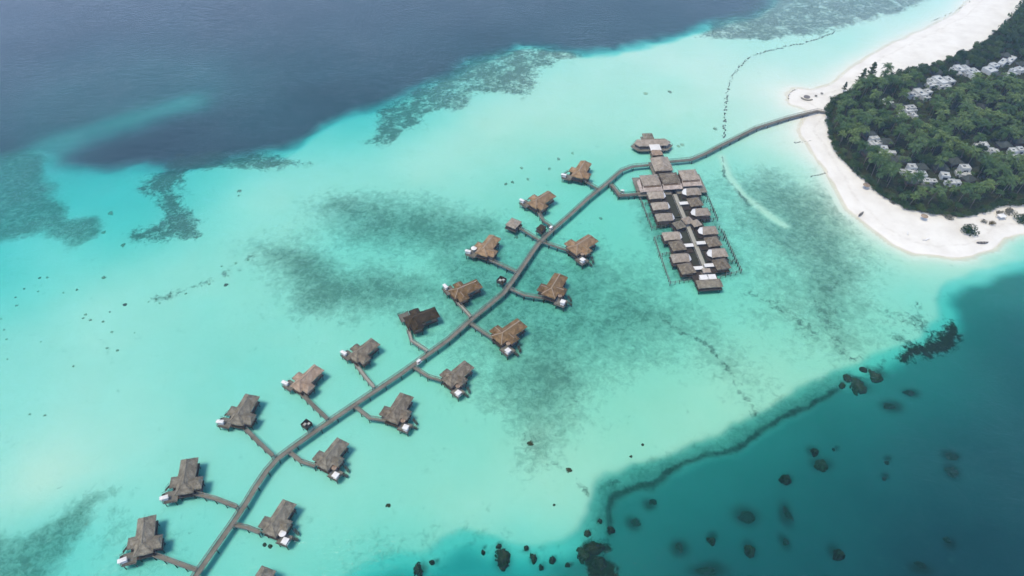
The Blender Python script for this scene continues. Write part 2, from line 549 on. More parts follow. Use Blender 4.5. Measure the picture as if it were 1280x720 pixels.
STREAK = [(902, 196), (912, 220), (930, 245), (952, 262), (982, 282)]     # pale sand bar


def fields(X, Y):
    """ground height and cover at map positions"""
    wx = X + (fbm(X, Y, 22, 1) - .5) * 12
    wy = Y + (fbm(X, Y, 22, 2) - .5) * 12
    lag = rbf(LAGOON)(X, Y)
    se = rbf(SE_D)(X, Y)
    nw = rbf(NW_D)(X, Y)
    dse = sdf(wx, wy, WP(DEEP_SE))
    dnw = sdf(wx + (fbm(X, Y, 45, 31) - .5) * 24, wy + (fbm(X, Y, 45, 32) - .5) * 24, WP(DEEP_NW))
    lag = np.clip(lag * 1.02 + (fbm(X, Y, 60, 5) - .5) * .3, .3, 3)
    # the south-east lip: a short terrace, then the drop
    t1 = smooth(-6, -1.5, dse)
    t2 = smooth(-1, 7, dse)
    d = lag * (1 - t1) + (lag + .55 * (np.minimum(se, 3.4) - lag)) * t1
    d = d * (1 - t2) + se * t2
    t3 = smooth(-9, 13, dnw)
    d = d * (1 - t3) + nw * t3
    shoal = np.exp(-(seg_dist(wx, wy, WP(SHOAL), False) / 13) ** 2)
    d = d * (1 - .5 * shoal) + 2.6 * .5 * shoal
    land = sdf(X + (fbm(X, Y, 14, 3) - .5) * 4, Y + (fbm(X, Y, 14, 4) - .5) * 4, WP(LAND))
    shore = np.where(land > 0, 0.02 + 1.7 * (1 - np.exp(-np.maximum(land, 0) / 16)), 0)
    under = -d * (1 - np.exp(np.minimum(land, 0) / 15.0))
    z = np.where(land > 0, shore + (fbm(X, Y, 9, 8) - .5) * .12 * smooth(0, 6, land), under)
    bar = np.exp(-(seg_dist(X * .75 + wx * .25, Y * .75 + wy * .25, WP(STREAK), False) / 2.3) ** 2)
    z = np.where(land > 0, z, z * (1 - .45 * bar))
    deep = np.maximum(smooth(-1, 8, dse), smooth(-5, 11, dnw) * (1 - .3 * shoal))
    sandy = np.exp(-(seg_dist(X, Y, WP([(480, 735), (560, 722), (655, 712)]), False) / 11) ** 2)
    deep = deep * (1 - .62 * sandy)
    reef = np.zeros_like(X)
    grass = np.zeros_like(X)
    brown = np.zeros_like(X)
    for P, s, e in C_REEF:
        reef = np.maximum(reef, s * smooth(-e, e, sdf_box(wx, wy, WP(P))))
    for P, s, e in C_GRASS:
        grass = np.maximum(grass, s * smooth(-e, e, sdf_box(wx, wy, WP(P))))
    for P, s, e in C_BROWN:
        brown = np.maximum(brown, s * smooth(-e, e, sdf_box(wx, wy, WP(P))))
    for P, s, w, ch in LINES:
        q = s * np.exp(-(seg_dist(wx, wy, WP(P), False) / w) ** 2)
        if ch:
            brown = np.maximum(brown, q)
        else:
            reef = np.maximum(reef, q)
    grass = grass * (1 - .8 * bar)
    # greenish band between the lagoon and the lip
    lip = np.exp(-(seg_dist(wx, wy, WP(LINES[1][0]), False) / 15) ** 2)
    band = smooth(-8, -1, dse) * (1 - smooth(1, 7, dse)) * (.2 + .8 * lip)
    grass = np.maximum(grass, .34 * band)
    # scattered coral on the outer flats
    grass *= (land < -6)
    algae = np.clip(rbf(ALGAE)(X, Y) + .12, 0, 1)
    north = smooth(-5, 11, dnw) * (1 - .35 * shoal)
    halo = np.zeros_like(X)
    for px, py, rx, ry, lb, top in BIG:
        q = W(px, py)
        mp = M_PER_PX(px, py)
        a, b = rx * mp, ry * mp / .85
        s = .8 if top < -1.7 else .75
        r2 = ((wx * .5 + X * .5 - q.x) / a) ** 2 + ((wy * .5 + Y * .5 - q.y) / b) ** 2
        halo = np.maximum(halo, s * np.exp(-(r2 / 1.15) ** 1.6))
    halo = np.maximum(halo, .5 * band * lip)
    halo = np.maximum(halo, .86 * np.exp(-(seg_dist(wx, wy, WP(LINES[1][0]), False) / 1.7) ** 2))
    return z, reef, grass, brown, deep, land, algae, north, halo


def axis(lo, a, b, hi, step):
    fine = np.arange(a, b + .01, step)
    out = []
    x, s = b, step
    while x < hi:
        s *= 1.35
        x = min(x + s, hi)
        out.append(x)
    inn = []
    x, s = a, step
    while x > lo:
        s *= 1.35
        x = max(x - s, lo)
        inn.append(x)
    return np.concatenate([inn[::-1], fine, out])


xs = axis(-3000, -420, 440, 3000, 1.15)
ys = axis(-1500, 80, 575, 4000, 1.15)
GX, GY = np.meshgrid(xs, ys)
FX, FY = GX.ravel(), GY.ravel()
z0 = fields(FX, FY)[0]
for _ in range(2):                                # a map reading is on the water surface; a deep bottom lies a little beyond it
    k = CAM_H / (CAM_H + np.maximum(-z0, 0))
    fld = fields(FX * k, FY * k)
    z0 = fld[0]
Z, REEF, GRASS, BROWN, DEEP, LANDD, ALG, NORTH, HALO = fld
Z = Z + np.where(LANDD < 0, (fbm(FX, FY, 7, 9) - .5) * np.minimum(.12, -Z * .12 + .01) + REEF * (fbm(FX, FY, 5, 12) - .4) * .5 * np.minimum(1, -Z), 0)
Z = np.where(LANDD < -1, np.minimum(Z, -.03), Z)
ny, nx = GX.shape
idx = np.arange(ny * nx).reshape(ny, nx)
Q = np.stack([idx[:-1, :-1], idx[:-1, 1:], idx[1:, 1:], idx[1:, :-1]], -1).reshape(-1, 4)

FOREST = [(1300, -20), (1262, 24), (1225, 58), (1195, 72), (1150, 88), (1110, 100), (1085, 108), (1060, 118), (1040, 128), (1034, 142), (1035, 168), (1046, 192), (1062, 212), (1084, 231),
          (1100, 246), (1132, 264), (1165, 270), (1200, 274), (1226, 268), (1245, 260), (1285, 257), (1345, 262), (1370, 100), (1350, -20)]
FOREST_W = WP(FOREST)


def ground_mesh(name, sel, mat):
    q = Q[sel]
    used, inv = np.unique(q, return_inverse=True)
    inv = inv.reshape(-1, 4)
    me = bpy.data.meshes.new(name)
    me.vertices.add(len(used))
    co = np.stack([FX[used], FY[used], Z[used]], -1).astype(np.float32)
    me.vertices.foreach_set('co', co.ravel())
    me.loops.add(inv.size)
    me.loops.foreach_set('vertex_index', inv.ravel().astype(np.int32))
    me.polygons.add(len(inv))
    me.polygons.foreach_set('loop_start', np.arange(0, inv.size, 4, dtype=np.int32))
    me.polygons.foreach_set('loop_total', np.full(len(inv), 4, np.int32))
    me.polygons.foreach_set('use_smooth', np.ones(len(inv), bool))
    me.update(calc_edges=True)
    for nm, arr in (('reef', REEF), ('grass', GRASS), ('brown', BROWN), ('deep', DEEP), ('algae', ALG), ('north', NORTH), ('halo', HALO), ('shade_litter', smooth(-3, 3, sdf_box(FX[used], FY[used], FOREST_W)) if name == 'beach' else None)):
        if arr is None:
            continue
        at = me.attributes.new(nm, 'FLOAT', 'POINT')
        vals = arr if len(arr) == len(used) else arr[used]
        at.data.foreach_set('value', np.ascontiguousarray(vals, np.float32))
    me.materials.append(mat)
    o = bpy.data.objects.new(name, me)
    COL.objects.link(o)
    return tag(o, kind='structure')


def attr(nt, name):
    a = N(nt, 'ShaderNodeAttribute')
    a.attribute_name = name
    return a.outputs['Fac']


def threshold(nt, cov, nz, sharp):
    """cover amount + texture -> patchy mask"""
    t = math_(nt, 'ADD', cov, math_(nt, 'SUBTRACT', nz, 1.0))
    return math_(nt, 'ADD', math_(nt, 'MULTIPLY', t, sharp), .5, clamp=True)


def stretch(x, k):
    return math_(nt, 'ADD', math_(nt, 'MULTIPLY', math_(nt, 'SUBTRACT', x, .5), k), .5, clamp=True)


# seabed material
m, nt, out = new_mat('seabed')
geo = N(nt, 'ShaderNodeNewGeometry')
pos = geo.outputs['Position']
sand = ramp(nt, noise(nt, pos, .03, 5, .6), [(.3, (.78, .775, .725)), (.7, (.84, .83, .78))])
sand = mixc(nt, math_(nt, 'MULTIPLY', attr(nt, 'algae'), .75), sand, (.66, .74, .575))
sand = mixc(nt, math_(nt, 'MULTIPLY', stretch(noise(nt, pos, .05, 6, .72, .8), 2.5), .16), sand, (.52, .60, .46))
sand = mixc(nt, math_(nt, 'MULTIPLY', noise(nt, pos, .5, 5, .75), .22), sand, (.5, .56, .43))




sxy = N(nt, 'ShaderNodeSeparateXYZ')
nt.links.new(pos, sxy.inputs[0])
dfac = math_(nt, 'DIVIDE', math_(nt, 'ADD', sxy.outputs['Z'], 3.2), -2.8, clamp=True)     # deeper floor painted darker and bluer in place of light scattered by water
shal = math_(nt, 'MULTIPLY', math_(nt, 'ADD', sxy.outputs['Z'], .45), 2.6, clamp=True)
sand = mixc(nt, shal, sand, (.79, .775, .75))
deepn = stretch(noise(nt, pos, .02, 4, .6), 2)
deepc = mixc(nt, dfac, ramp(nt, deepn, [(0, (.18, .265, .222)), (1, (.24, .33, .28))]), ramp(nt, deepn, [(0, (.065, .10, .112)), (1, (.10, .145, .145))]))  # teal floor tones carry the water's scattered light in their colour
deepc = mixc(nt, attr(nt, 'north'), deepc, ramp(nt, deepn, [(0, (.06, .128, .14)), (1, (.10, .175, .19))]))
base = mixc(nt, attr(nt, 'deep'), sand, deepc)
n_gr = math_(nt, 'ADD', math_(nt, 'MULTIPLY', stretch(noise(nt, pos, .06, 6, .68, .4), 2.0), .42), math_(nt, 'MULTIPLY', stretch(noise(nt, pos, .33, 5, .78, .5), 2.6), .58))
gmask = threshold(nt, attr(nt, 'grass'), n_gr, 1.5)
gcol = ramp(nt, noise(nt, pos, .5, 5, .7), [(.3, (.115, .185, .145)), (.7, (.25, .33, .265))])
base = mixc(nt, math_(nt, 'MULTIPLY', gmask, .88), base, gcol)
n_rf = math_(nt, 'ADD', math_(nt, 'MULTIPLY', stretch(noise(nt, pos, .10, 4, .6, .6), 2.2), .45), math_(nt, 'MULTIPLY', stretch(noise(nt, pos, .38, 5, .7, .8), 2.4), .55))
rmask = threshold(nt, attr(nt, 'reef'), n_rf, 3.2)
rcol = ramp(nt, noise(nt, pos, .8, 4, .7), [(.3, (.085, .115, .095)), (.55, (.16, .20, .165)), (.8, (.32, .37, .32))])
base = mixc(nt, math_(nt, 'MULTIPLY', rmask, .92), base, rcol)
bmask = threshold(nt, attr(nt, 'brown'), n_rf, 3.5)
bcol = ramp(nt, noise(nt, pos, .7, 4, .7), [(.3, (.022, .02, .005)), (.6, (.052, .045, .012)), (.85, (.11, .09, .035))])
base = mixc(nt, bmask, base, bcol)
base = mixc(nt, attr(nt, 'halo'), base, (.05, .06, .035))
p = N(nt, 'ShaderNodeBsdfDiffuse')
nt.links.new(base, p.inputs['Color'])
bp = N(nt, 'ShaderNodeBump')
bp.inputs['Strength'].default_value = .35
bp.inputs['Distance'].default_value = .3
nt.links.new(noise(nt, pos, .9, 5, .7), bp.inputs['Height'])
nt.links.new(bp.outputs['Normal'], p.inputs['Normal'])
nt.links.new(p.outputs['BSDF'], out.inputs['Surface'])
M['seabed'] = m

m, nt, out = new_mat('beach_sand')
geo = N(nt, 'ShaderNodeNewGeometry')
pos = geo.outputs['Position']
sand = ramp(nt, noise(nt, pos, .09, 6, .65), [(.3, (.64, .61, .54)), (.55, (.735, .71, .635)), (.8, (.785, .765, .695))])
sand = mixc(nt, math_(nt, 'MULTIPLY', noise(nt, pos, 1.1, 4, .7), .2), sand, (.62, .57, .50))
sx = N(nt, 'ShaderNodeSeparateXYZ')
nt.links.new(pos, sx.inputs[0])
wet = math_(nt, 'SUBTRACT', 1.0, math_(nt, 'MULTIPLY', sx.outputs['Z'], 3.5), clamp=True)
sand = mixc(nt, math_(nt, 'MULTIPLY', wet, .25), sand, (.70, .69, .66))
wz = math_(nt, 'ADD', sx.outputs['Z'], math_(nt, 'MULTIPLY', math_(nt, 'SUBTRACT', noise(nt, pos, .06, 4, .6), .5), .5))
wl = math_(nt, 'SUBTRACT', 1.0, math_(nt, 'MULTIPLY', math_(nt, 'ABSOLUTE', math_(nt, 'SUBTRACT', wz, .62)), 11.0), clamp=True)      # line of dry weed
wl = math_(nt, 'MULTIPLY', wl, stretch(noise(nt, pos, .45, 4, .75), 4.5))
sand = mixc(nt, math_(nt, 'MULTIPLY', wl, .3), sand, (.36, .31, .23))
trod = stretch(noise(nt, pos, .22, 6, .8, .5), 3.0)
sand = mixc(nt, math_(nt, 'MULTIPLY', trod, .14), sand, (.56, .52, .46))
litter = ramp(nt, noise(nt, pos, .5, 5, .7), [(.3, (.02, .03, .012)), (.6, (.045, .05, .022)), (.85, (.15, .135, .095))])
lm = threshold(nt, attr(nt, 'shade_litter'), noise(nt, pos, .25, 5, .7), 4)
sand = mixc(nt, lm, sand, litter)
p = N(nt, 'ShaderNodeBsdfDiffuse')
nt.links.new(sand, p.inputs['Color'])
bp = N(nt, 'ShaderNodeBump')
bp.inputs['Strength'].default_value = .4
bp.inputs['Distance'].default_value = .15
nt.links.new(noise(nt, pos, 1.3, 5, .7), bp.inputs['Height'])
nt.links.new(bp.outputs['Normal'], p.inputs['Normal'])
nt.links.new(p.outputs['BSDF'], out.inputs['Surface'])
M['beach'] = m

island = (LANDD[Q] > -2.0).any(1)
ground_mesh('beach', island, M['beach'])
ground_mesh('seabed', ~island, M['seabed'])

# water: one body of absorbing sea water under a rippled, transparent, reflecting surface
m, nt, out = new_mat('sea_water')
geo = N(nt, 'ShaderNodeNewGeometry')
pos = geo.outputs['Position']
mp = N(nt, 'ShaderNodeMapping')
mp.inputs['Scale'].default_value = (.8, 1.5, 1)
mp.inputs['Rotation'].default_value = (0, 0, .5)
nt.links.new(pos, mp.inputs['Vector'])
h = math_(nt, 'ADD', math_(nt, 'MULTIPLY', noise(nt, mp.outputs[0], .16, 4, .6, .5), .6), math_(nt, 'MULTIPLY', noise(nt, mp.outputs[0], .7, 4, .6, .3), .4))
gust = ramp(nt, noise(nt, pos, .012, 3, .6), [(.35, (.35, .35, .35)), (.65, (1, 1, 1))])
bp = N(nt, 'ShaderNodeBump')
bp.inputs['Distance'].default_value = .9
nt.links.new(math_(nt, 'MULTIPLY', gust, .9), bp.inputs['Strength'])
nt.links.new(h, bp.inputs['Height'])
fr = N(nt, 'ShaderNodeFresnel')
fr.inputs['IOR'].default_value = 1.33
nt.links.new(bp.outputs['Normal'], fr.inputs['Normal'])
tr = N(nt, 'ShaderNodeBsdfTransparent')
gl = N(nt, 'ShaderNodeBsdfAnisotropic') if False else N(nt, 'ShaderNodeBsdfGlossy')
gl.inputs['Roughness'].default_value = .12
nt.links.new(bp.outputs['Normal'], gl.inputs['Normal'])
mx = N(nt, 'ShaderNodeMixShader')
nt.links.new(fr.outputs[0], mx.inputs[0])
nt.links.new(tr.outputs[0], mx.inputs[1])
nt.links.new(gl.outputs[0], mx.inputs[2])
nt.links.new(mx.outputs[0], out.inputs['Surface'])
va = N(nt, 'ShaderNodeVolumeAbsorption')
va.inputs['Color'].default_value = (1 - .47, 1 - .058, 1 - .042, 1)
va.inputs['Density'].default_value = 1.0
nt.links.new(va.outputs[0], out.inputs['Volume'])
M['water'] = m
w = MB()
w.box((0, 1250, -15), (6040, 5540, 30))
water = tag(w.build('water', M['water']), kind='structure')

# haze
HAZE = 0.00017
if HAZE:
    m, nt, out = new_mat('haze')
    pv = N(nt, 'ShaderNodeVolumePrincipled')
    pv.inputs['Color'].default_value = (.52, .74, 1, 1)
    pv.inputs['Density'].default_value = HAZE
    pv.inputs['Anisotropy'].default_value = .2
    nt.links.new(pv.outputs[0], out.inputs['Volume'])
    w = MB()
    w.box((0, 1250, 101), (6100, 5600, 266))
    tag(w.build('haze', m), 'pale blue sea haze hanging over the whole lagoon', 'haze', kind='stuff')

#PART2

# ================================================================== water villas
DECK_Z = 1.9


def make_villa(mirror, roof_m, ridge_m, dressed=True):
    """villa prototype; local +Y along the main ridge away from the jetty's near end, deck towards +X (or -X when mirrored)"""
    T = Matrix.Scale(-1, 4, (1, 0, 0)) if mirror else Matrix.Identity(4)

    def B(mb):
        if mirror:
            mb.f = [tuple(reversed(f)) for f in mb.f]
        return mb
    root = thing('water_villa', 'villa', 'villa')
    # main thatch: hip towards the near end, projecting gable (prow) at the far end
    z, th, h = 4.1, .35, 2.55
    mb = MB()
    a, y0, y1 = 3.35, -7.0, 7.2
    vs = [(-a, y0, z), (a, y0, z), (a, y1, z), (-a, y1, z), (-a, y0, z + th), (a, y0, z + th), (a, y1, z + th), (-a, y1, z + th),
          (0, -3.6, z + h), (0, 5.7, z + h), (0, 5.9, z + h - .3)]
    fs = [(3, 2, 1, 0), (0, 1, 5, 4), (1, 2, 6, 5), (2, 3, 7, 6), (3, 0, 4, 7), (4, 5, 8), (5, 6, 9, 8), (7, 4, 8, 9), (6, 10, 9), (9, 10, 7), (6, 7, 10)]
    mb.add(vs, fs, T)
    main = part(B(mb), 'roof', roof_m, root)

    def wing(x0, x1, yc, hw, zz, hh, prow):
        mb = MB()
        vs = [(x0, yc - hw, zz), (x1, yc - hw, zz), (x1, yc + hw, zz), (x0, yc + hw, zz),
              (x0, yc - hw, zz + th), (x1, yc - hw, zz + th), (x1, yc + hw, zz + th), (x0, yc + hw, zz + th),
              (x0, yc, zz + hh), (x1 + prow, yc, zz + hh), (x1 + prow * .93, yc, zz + hh - .2)]
        fs = [(3, 2, 1, 0), (0, 1, 5, 4), (1, 2, 6, 5), (2, 3, 7, 6), (3, 0, 4, 7), (7, 4, 8), (4, 5, 9, 8), (6, 7, 8, 9), (5, 10, 9), (9, 10, 6), (5, 6, 10)]
        if x1 < x0:
            fs = [tuple(reversed(f)) for f in fs]
        mb.add(vs, fs, T)
        return part(B(mb), 'wing_roof', roof_m, root)
    w1 = wing(-1.2, -6.2, -3.3, 2.4, 3.95, 1.8, .9)       # jetty side
    w2 = wing(1.2, 6.0, -1.5, 2.2, 3.95, 1.7, -.9)         # sea side
    mb = MB()
    mb.box((0, 1.05, z + h + .03), (.42, 9.5, .22), T=T)
    for sx, sy in ((-1, -7), (1, -7)):
        mb.tube((0, -3.6, z + h), (sx * a, sy, z + th + .03), .17, n=5, T=T)
    part(B(mb), 'ridge_cap', ridge_m, main)
    mb = MB()
    mb.tube((-1.5, -3.3, 3.95 + 1.81), (-5.2, -3.3, 3.95 + 1.77), .16, n=5, T=T)
    part(B(mb), 'ridge_cap', ridge_m, w1)
    mb = MB()
    mb.tube((1.5, -1.5, 3.95 + 1.71), (5.0, -1.5, 3.95 + 1.67), .16, n=5, T=T)
    part(B(mb), 'ridge_cap', ridge_m, w2)
    # walls
    mb = MB()
    mb.box((0, 0, 3.05), (5.3, 11.6, 2.3), T=T)
    mb.box((-4.0, -3.3, 2.95), (2.7, 3.4, 2.08), T=T)
    mb.box((3.95, -1.5, 2.95), (2.6, 3.0, 2.08), T=T)
    part(B(mb), 'wall', M['wall_timber'], root)
    for (cx, cyy, sx, sy) in ((0, -5.83, 3.2, .08), (0, 5.83, 3.6, .08), (2.68, 2.8, .08, 3.4), (-2.68, 2.2, .08, 2.6), (5.28, -1.5, .08, 1.9)):
        mb = MB()
        mb.box((cx, cyy, 3.0), (sx, sy, 1.75), T=T)
        fr = part(B(mb), 'window', M['timber_dark'], root)
        mb = MB()
        mb.box((cx + (.03 if sx < .1 and cx > 0 else -.03 if sx < .1 else 0), cyy + (.03 if sy < .1 and cyy > 0 else -.03 if sy < .1 else 0), 3.0), (max(sx - .25, .06), max(sy - .25, .06), 1.5), T=T)
        part(B(mb), 'pane', M['glass'], fr)
    # floor and deck
    mb = MB()
    mb.box((0, -.3, DECK_Z - .16), (6.4, 13.2, .3), T=T)
    mb.box((-4.5, -3.3, DECK_Z - .165), (2.6, 4.2, .29), T=T)
    mb.box((4.4, -1.5, DECK_Z - .165), (2.4, 4.0, .29), T=T)
    part(B(mb), 'floor', M['timber_dark'], root)
    mb = MB()
    for k in range(11):                                     # deck boards, running out to the sea side
        mb.box((5.7, -7.9 + k * .42, DECK_Z - .1), (5.0, .38, .14), T=T)
    mb.box((5.7, -5.8, DECK_Z - .24), (5.0, 4.5, .12), T=T)
    part(B(mb), 'deck', M['timber'], root)
    mb = MB()
    for x0, yy0, x1, yy1 in ((3.4, -8.1, 8.2, -8.1), (8.2, -8.1, 8.2, -5.2)):
        for zz in (DECK_Z + .5, DECK_Z + .95):
            mb.tube((x0, yy0, zz), (x1, yy1, zz), .05, n=4, T=T)
        for k in range(5):
            t = k / 4
            mb.tube((x0 + (x1 - x0) * t, yy0 + (yy1 - yy0) * t, DECK_Z - .1), (x0 + (x1 - x0) * t, yy0 + (yy1 - yy0) * t, DECK_Z + 1), .05, n=4, T=T)
    part(B(mb), 'railing', M['timber_dark'], root)
    for (sx, sy, dx, dy) in ((8.1, -4.2, 1, .35), (7.2, -1.1, 1, -.25)):
        mb = MB()
        for k in range(7):
            mb.box((sx + dx * k * .32, sy + dy * k * .32, DECK_Z - .15 - k * .28), (.3, 1.0, .08), T=T)
        for s in (-.5, .5):
            mb.tube((sx - .2, sy + s, DECK_Z + .05), (sx + dx * 2, sy + dy * 2 + s, -.1), .07, n=4, T=T)
            mb.tube((sx - .2, sy + s, DECK_Z + .9), (sx + dx * 2, sy + dy * 2 + s, .8), .06, n=4, T=T)
        part(B(mb), 'stairs', M['timber_dark'], root)
    mb = MB()
    mb.tube((0, 0, -1.6), (0, 0, DECK_Z - .2), .16, n=6)
    st = None
    sg = -1 if mirror else 1
    for x in (-2.6, 2.6):
        for y in (-6.2, -2.2, 1.8, 5.8):
            if st is None:
                st = part(mb, 'stilt', M['timber_dark'], root)
                st.location = (x * sg, y, 0)
            else:
                linked(st, 'stilt', root, (x * sg, y, 0))
    for x, y in ((4.2, -7.6), (7.9, -7.6), (7.9, -4.0), (-5.2, -4.9), (-5.2, -1.7), (5.0, -.2)):
        linked(st, 'stilt', root, (x * sg, y, 0))
    return root


def tree_of(o):
    out = [o]
    for c in CH.get(o.name, []):
        out += tree_of(c)
    return out


def recolor(root, roof_m, ridge_m):
    """the copy's thatch gets its own covering (object-level material slot)"""
    for o in tree_of(root):
        s = o.name.split('.')[0]
        mt = roof_m if s in ('roof', 'wing_roof') else ridge_m if s == 'ridge_cap' else None
        if mt:
            o.material_slots[0].link = 'OBJECT'
            o.material_slots[0].material = mt


PROTO = {}
G_V = 'thatched water villas along the jetty'
VILLAS = [
    # far end, near end of the main roof (map), mirrored, thatch, label
    ('L1', (183.8, 646), (178.9, 694), 1, 'grey', 'grey thatched villa nearest the near end of the jetty, on the open lagoon side'),
    ('L2', (237, 573.5), (230, 618), 1, 'grey', 'grey thatched villa second along the open lagoon side of the jetty'),
    ('L3', (315.6, 494), (294, 531), 1, 'grey', 'grey thatched villa just before the pinkish tan one, open lagoon side'),
    ('L4', (399, 459), (369, 487), 1, 'tan', 'villa with the palest roof, a pinkish tan thatch, white canopy on its deck'),
    ('L5', (469.7, 426.5), (440.5, 449.5), 1, 'mottled', 'mottled grey brown villa between the pinkish tan and the dark brown villas'),
    ('L6', (546.8, 389.7), (507, 403.6), 1, 'dark', 'very dark brown villa with a nearly black roof and no white canopy'),
    ('L7', (599.6, 354), (564.5, 369), 1, 'brown', 'rich brown villa with pale ridge lines just beyond the dark brown villa'),
    ('L8', (618.7, 296), (601, 319), 1, 'gold', 'golden brown villa with a round white parasol, open lagoon side'),
    ('L9', (690, 242), (664, 258), 1, 'gold', 'golden brown villa reached by a bent walkway past the small thatched kiosk'),
    ('L10', (732.5, 203), (720.8, 222), 1, 'gold', 'golden brown villa closest to the spa on the open lagoon side'),
    ('R0', (335, 712), (309, 756), 0, 'grey', 'villa cut by the lower picture edge, only its roof tip showing'),
    ('R1', (362, 627), (336, 669), 0, 'grey', 'grey brown villa with a round white parasol, nearest on the reef edge side'),
    ('R2', (429, 550.5), (401.7, 585), 0, 'grey', 'grey brown villa second along the reef edge side of the jetty'),
    ('R3', (508.5, 493.5), (488, 527.5), 0, 'mottled', 'mottled grey villa third along the reef edge side of the jetty'),
    ('R4', (586.7, 455), (558, 480), 0, 'mottled', 'mottled grey villa beside the dark seagrass, across from the dark brown villa'),
    ('R5', (653, 403), (620, 426), 0, 'brown', 'dark rust brown villa above the seagrass on the reef edge side'),
    ('R6', (701.5, 344), (685, 371), 0, 'brown', 'brown villa with a pale ridge stripe, next after the rust brown one'),
    ('R7', (742, 297), (714, 315), 0, 'gold', 'golden brown villa closest to the spa on the reef edge side'),
]
RIDGE_OF = {'grey': 'thatch_grey', 'tan': 'thatch_tan', 'mottled': 'thatch_mottled', 'dark': 'ridge_dark', 'brown': 'ridge', 'gold': 'ridge'}
VFRAME = {}


def shade_canopy(loc, rz, label, sx=2.6, sy=2.2, h=2.1):
    t = thing('shade_canopy', label, 'canopy', loc, rz, 'white shade canopies on the villa decks')
    mb = MB()
    mb.add([(-sx / 2, -sy / 2, h), (sx / 2, -sy / 2, h), (sx / 2, sy / 2, h), (-sx / 2, sy / 2, h), (-sx / 2, -sy / 2, h + .1), (sx / 2, -sy / 2, h + .1), (sx / 2, sy / 2, h + .1), (-sx / 2, sy / 2, h + .1), (0, 0, h + .42)],
           [(3, 2, 1, 0), (0, 1, 5, 4), (1, 2, 6, 5), (2, 3, 7, 6), (3, 0, 4, 7), (4, 5, 8), (5, 6, 8), (6, 7, 8), (7, 4, 8)])
    part(mb, 'canopy_cloth', M['white'], t)
    mb = MB()
    mb.tube((0, 0, 0), (0, 0, h + .03), .05, n=5)
    pt = part(mb, 'post', M['timber_pale'], t)
    pt.location = (-sx / 2 + .1, -sy / 2 + .1, 0)
    for x, y in ((1, -1), (1, 1), (-1, 1)):
        linked(pt, 'post', t, (x * (sx / 2 - .1), y * (sy / 2 - .1), 0))
    mb = MB()
    mb.box((0, 0, .28), (sx - .5, sy - .5, .5))
    part(mb, 'daybed', M['white'], t)
    return t


def parasol(loc, label, r=1.5, mat=None, group='parasols', h=2.4):
    t = thing('parasol', label, 'parasol', loc, 0, group)
    mb = MB()
    n = 12
    vs = [(r * math.cos(2 * PI * k / n), r * math.sin(2 * PI * k / n), h) for k in range(n)] + [(r * .5 * math.cos(2 * PI * k / n), r * .5 * math.sin(2 * PI * k / n), h + .28) for k in range(n)] + [(0, 0, h + .5), (0, 0, h + .15)]
    fs = [(k, (k + 1) % n, n + (k + 1) % n, n + k) for k in range(n)] + [(n + k, n + (k + 1) % n, 2 * n) for k in range(n)] + [((k + 1) % n, k, 2 * n + 1) for k in range(n)]
    mb.add(vs, fs)
    part(mb, 'shade', mat or M['white'], t)
    mb = MB()
    mb.tube((0, 0, 0), (0, 0, h + .6), .05, n=6)
    part(mb, 'pole', M['timber_dark'], t)
    return t


for key, F, Nn, mir, th, label in VILLAS:
    a, b = W(*F, 4.3), W(*Nn, 4.2)        # far eave, near eave
    d = a - b
    c = b + d * (7.0 / 14.2)
    ang = math.atan2(d.y, d.x) - PI / 2
    s = d.xy.length / 14.2
    if mir not in PROTO:
        PROTO[mir] = make_villa(mir, M['thatch_grey'], M['thatch_grey'])
        root = PROTO[mir]
    else:
        root = copy_tree(PROTO[mir])
    root.location = (c.x, c.y, 0)
    root.rotation_euler = (0, 0, ang)
    s = min(max(s, .9), 1.08)
    root.scale = (s * random.uniform(.91, .98), s, 1)
    root['label'] = label
    root['group'] = G_V
    recolor(root, M['thatch_' + th], M[RIDGE_OF[th]])
    VFRAME[key] = (Matrix.Translation((c.x, c.y, 0)) @ Matrix.Rotation(ang, 4, 'Z') @ Matrix.Scale(s, 4), ang, mir)

for key, (T, ang, mir) in VFRAME.items():
    sg = -1 if mir else 1
    nm = {'L1': 'nearest grey villa on the open lagoon side', 'L2': 'second grey villa on the open lagoon side', 'L3': 'grey villa before the pinkish tan one',
          'L4': 'pinkish tan villa', 'L5': 'mottled villa beside the dark brown one', 'L7': 'rich brown villa past the dark one', 'L8': 'golden villa with round parasol',
          'L9': 'golden villa behind the thatched kiosk', 'L10': 'golden villa nearest the spa, open lagoon side', 'R1': 'nearest grey villa on the reef edge side', 'R2': 'second grey villa on the reef edge side',
          'R3': 'third villa on the reef edge side', 'R4': 'mottled villa beside the seagrass', 'R5': 'rust brown villa', 'R6': 'brown villa with pale ridge stripe', 'R7': 'golden villa nearest the spa, reef edge side', 'R0': 'villa cut by the lower edge'}.get(key)
    if key == 'L6':
        continue
    if mir:
        q = T @ Vector((sg * 7.1, -6.5, DECK_Z))
        shade_canopy(q, ang + .15, 'long white canopy on the deck of the ' + nm, 2.9, 1.5, 1.6)
    else:
        q = T @ Vector((sg * 6.6, -6.6, DECK_Z))
        shade_canopy(q, ang, 'square white canopy on the deck of the ' + nm, 2.2, 2.2, 1.9)
    if key == 'R1':
        parasol(T @ Vector((4.3, -4.6, DECK_Z)), 'round white parasol beside the nearest reef edge side villa', 1.35, M['white'], 'parasols on the villa decks')
    elif key == 'L8':
        parasol(T @ Vector((-5.1, -4.3, DECK_Z)), 'round white parasol on the golden brown villa', 1.5, M['white'], 'parasols on the villa decks')
    elif not mir and key != 'R0':
        parasol(T @ Vector((4.4, -4.5, DECK_Z)), 'small straw parasol on the ' + nm, 1.0, M['thatch_tan'], 'parasols on the villa decks')

# ================================================================== jetty and walkways


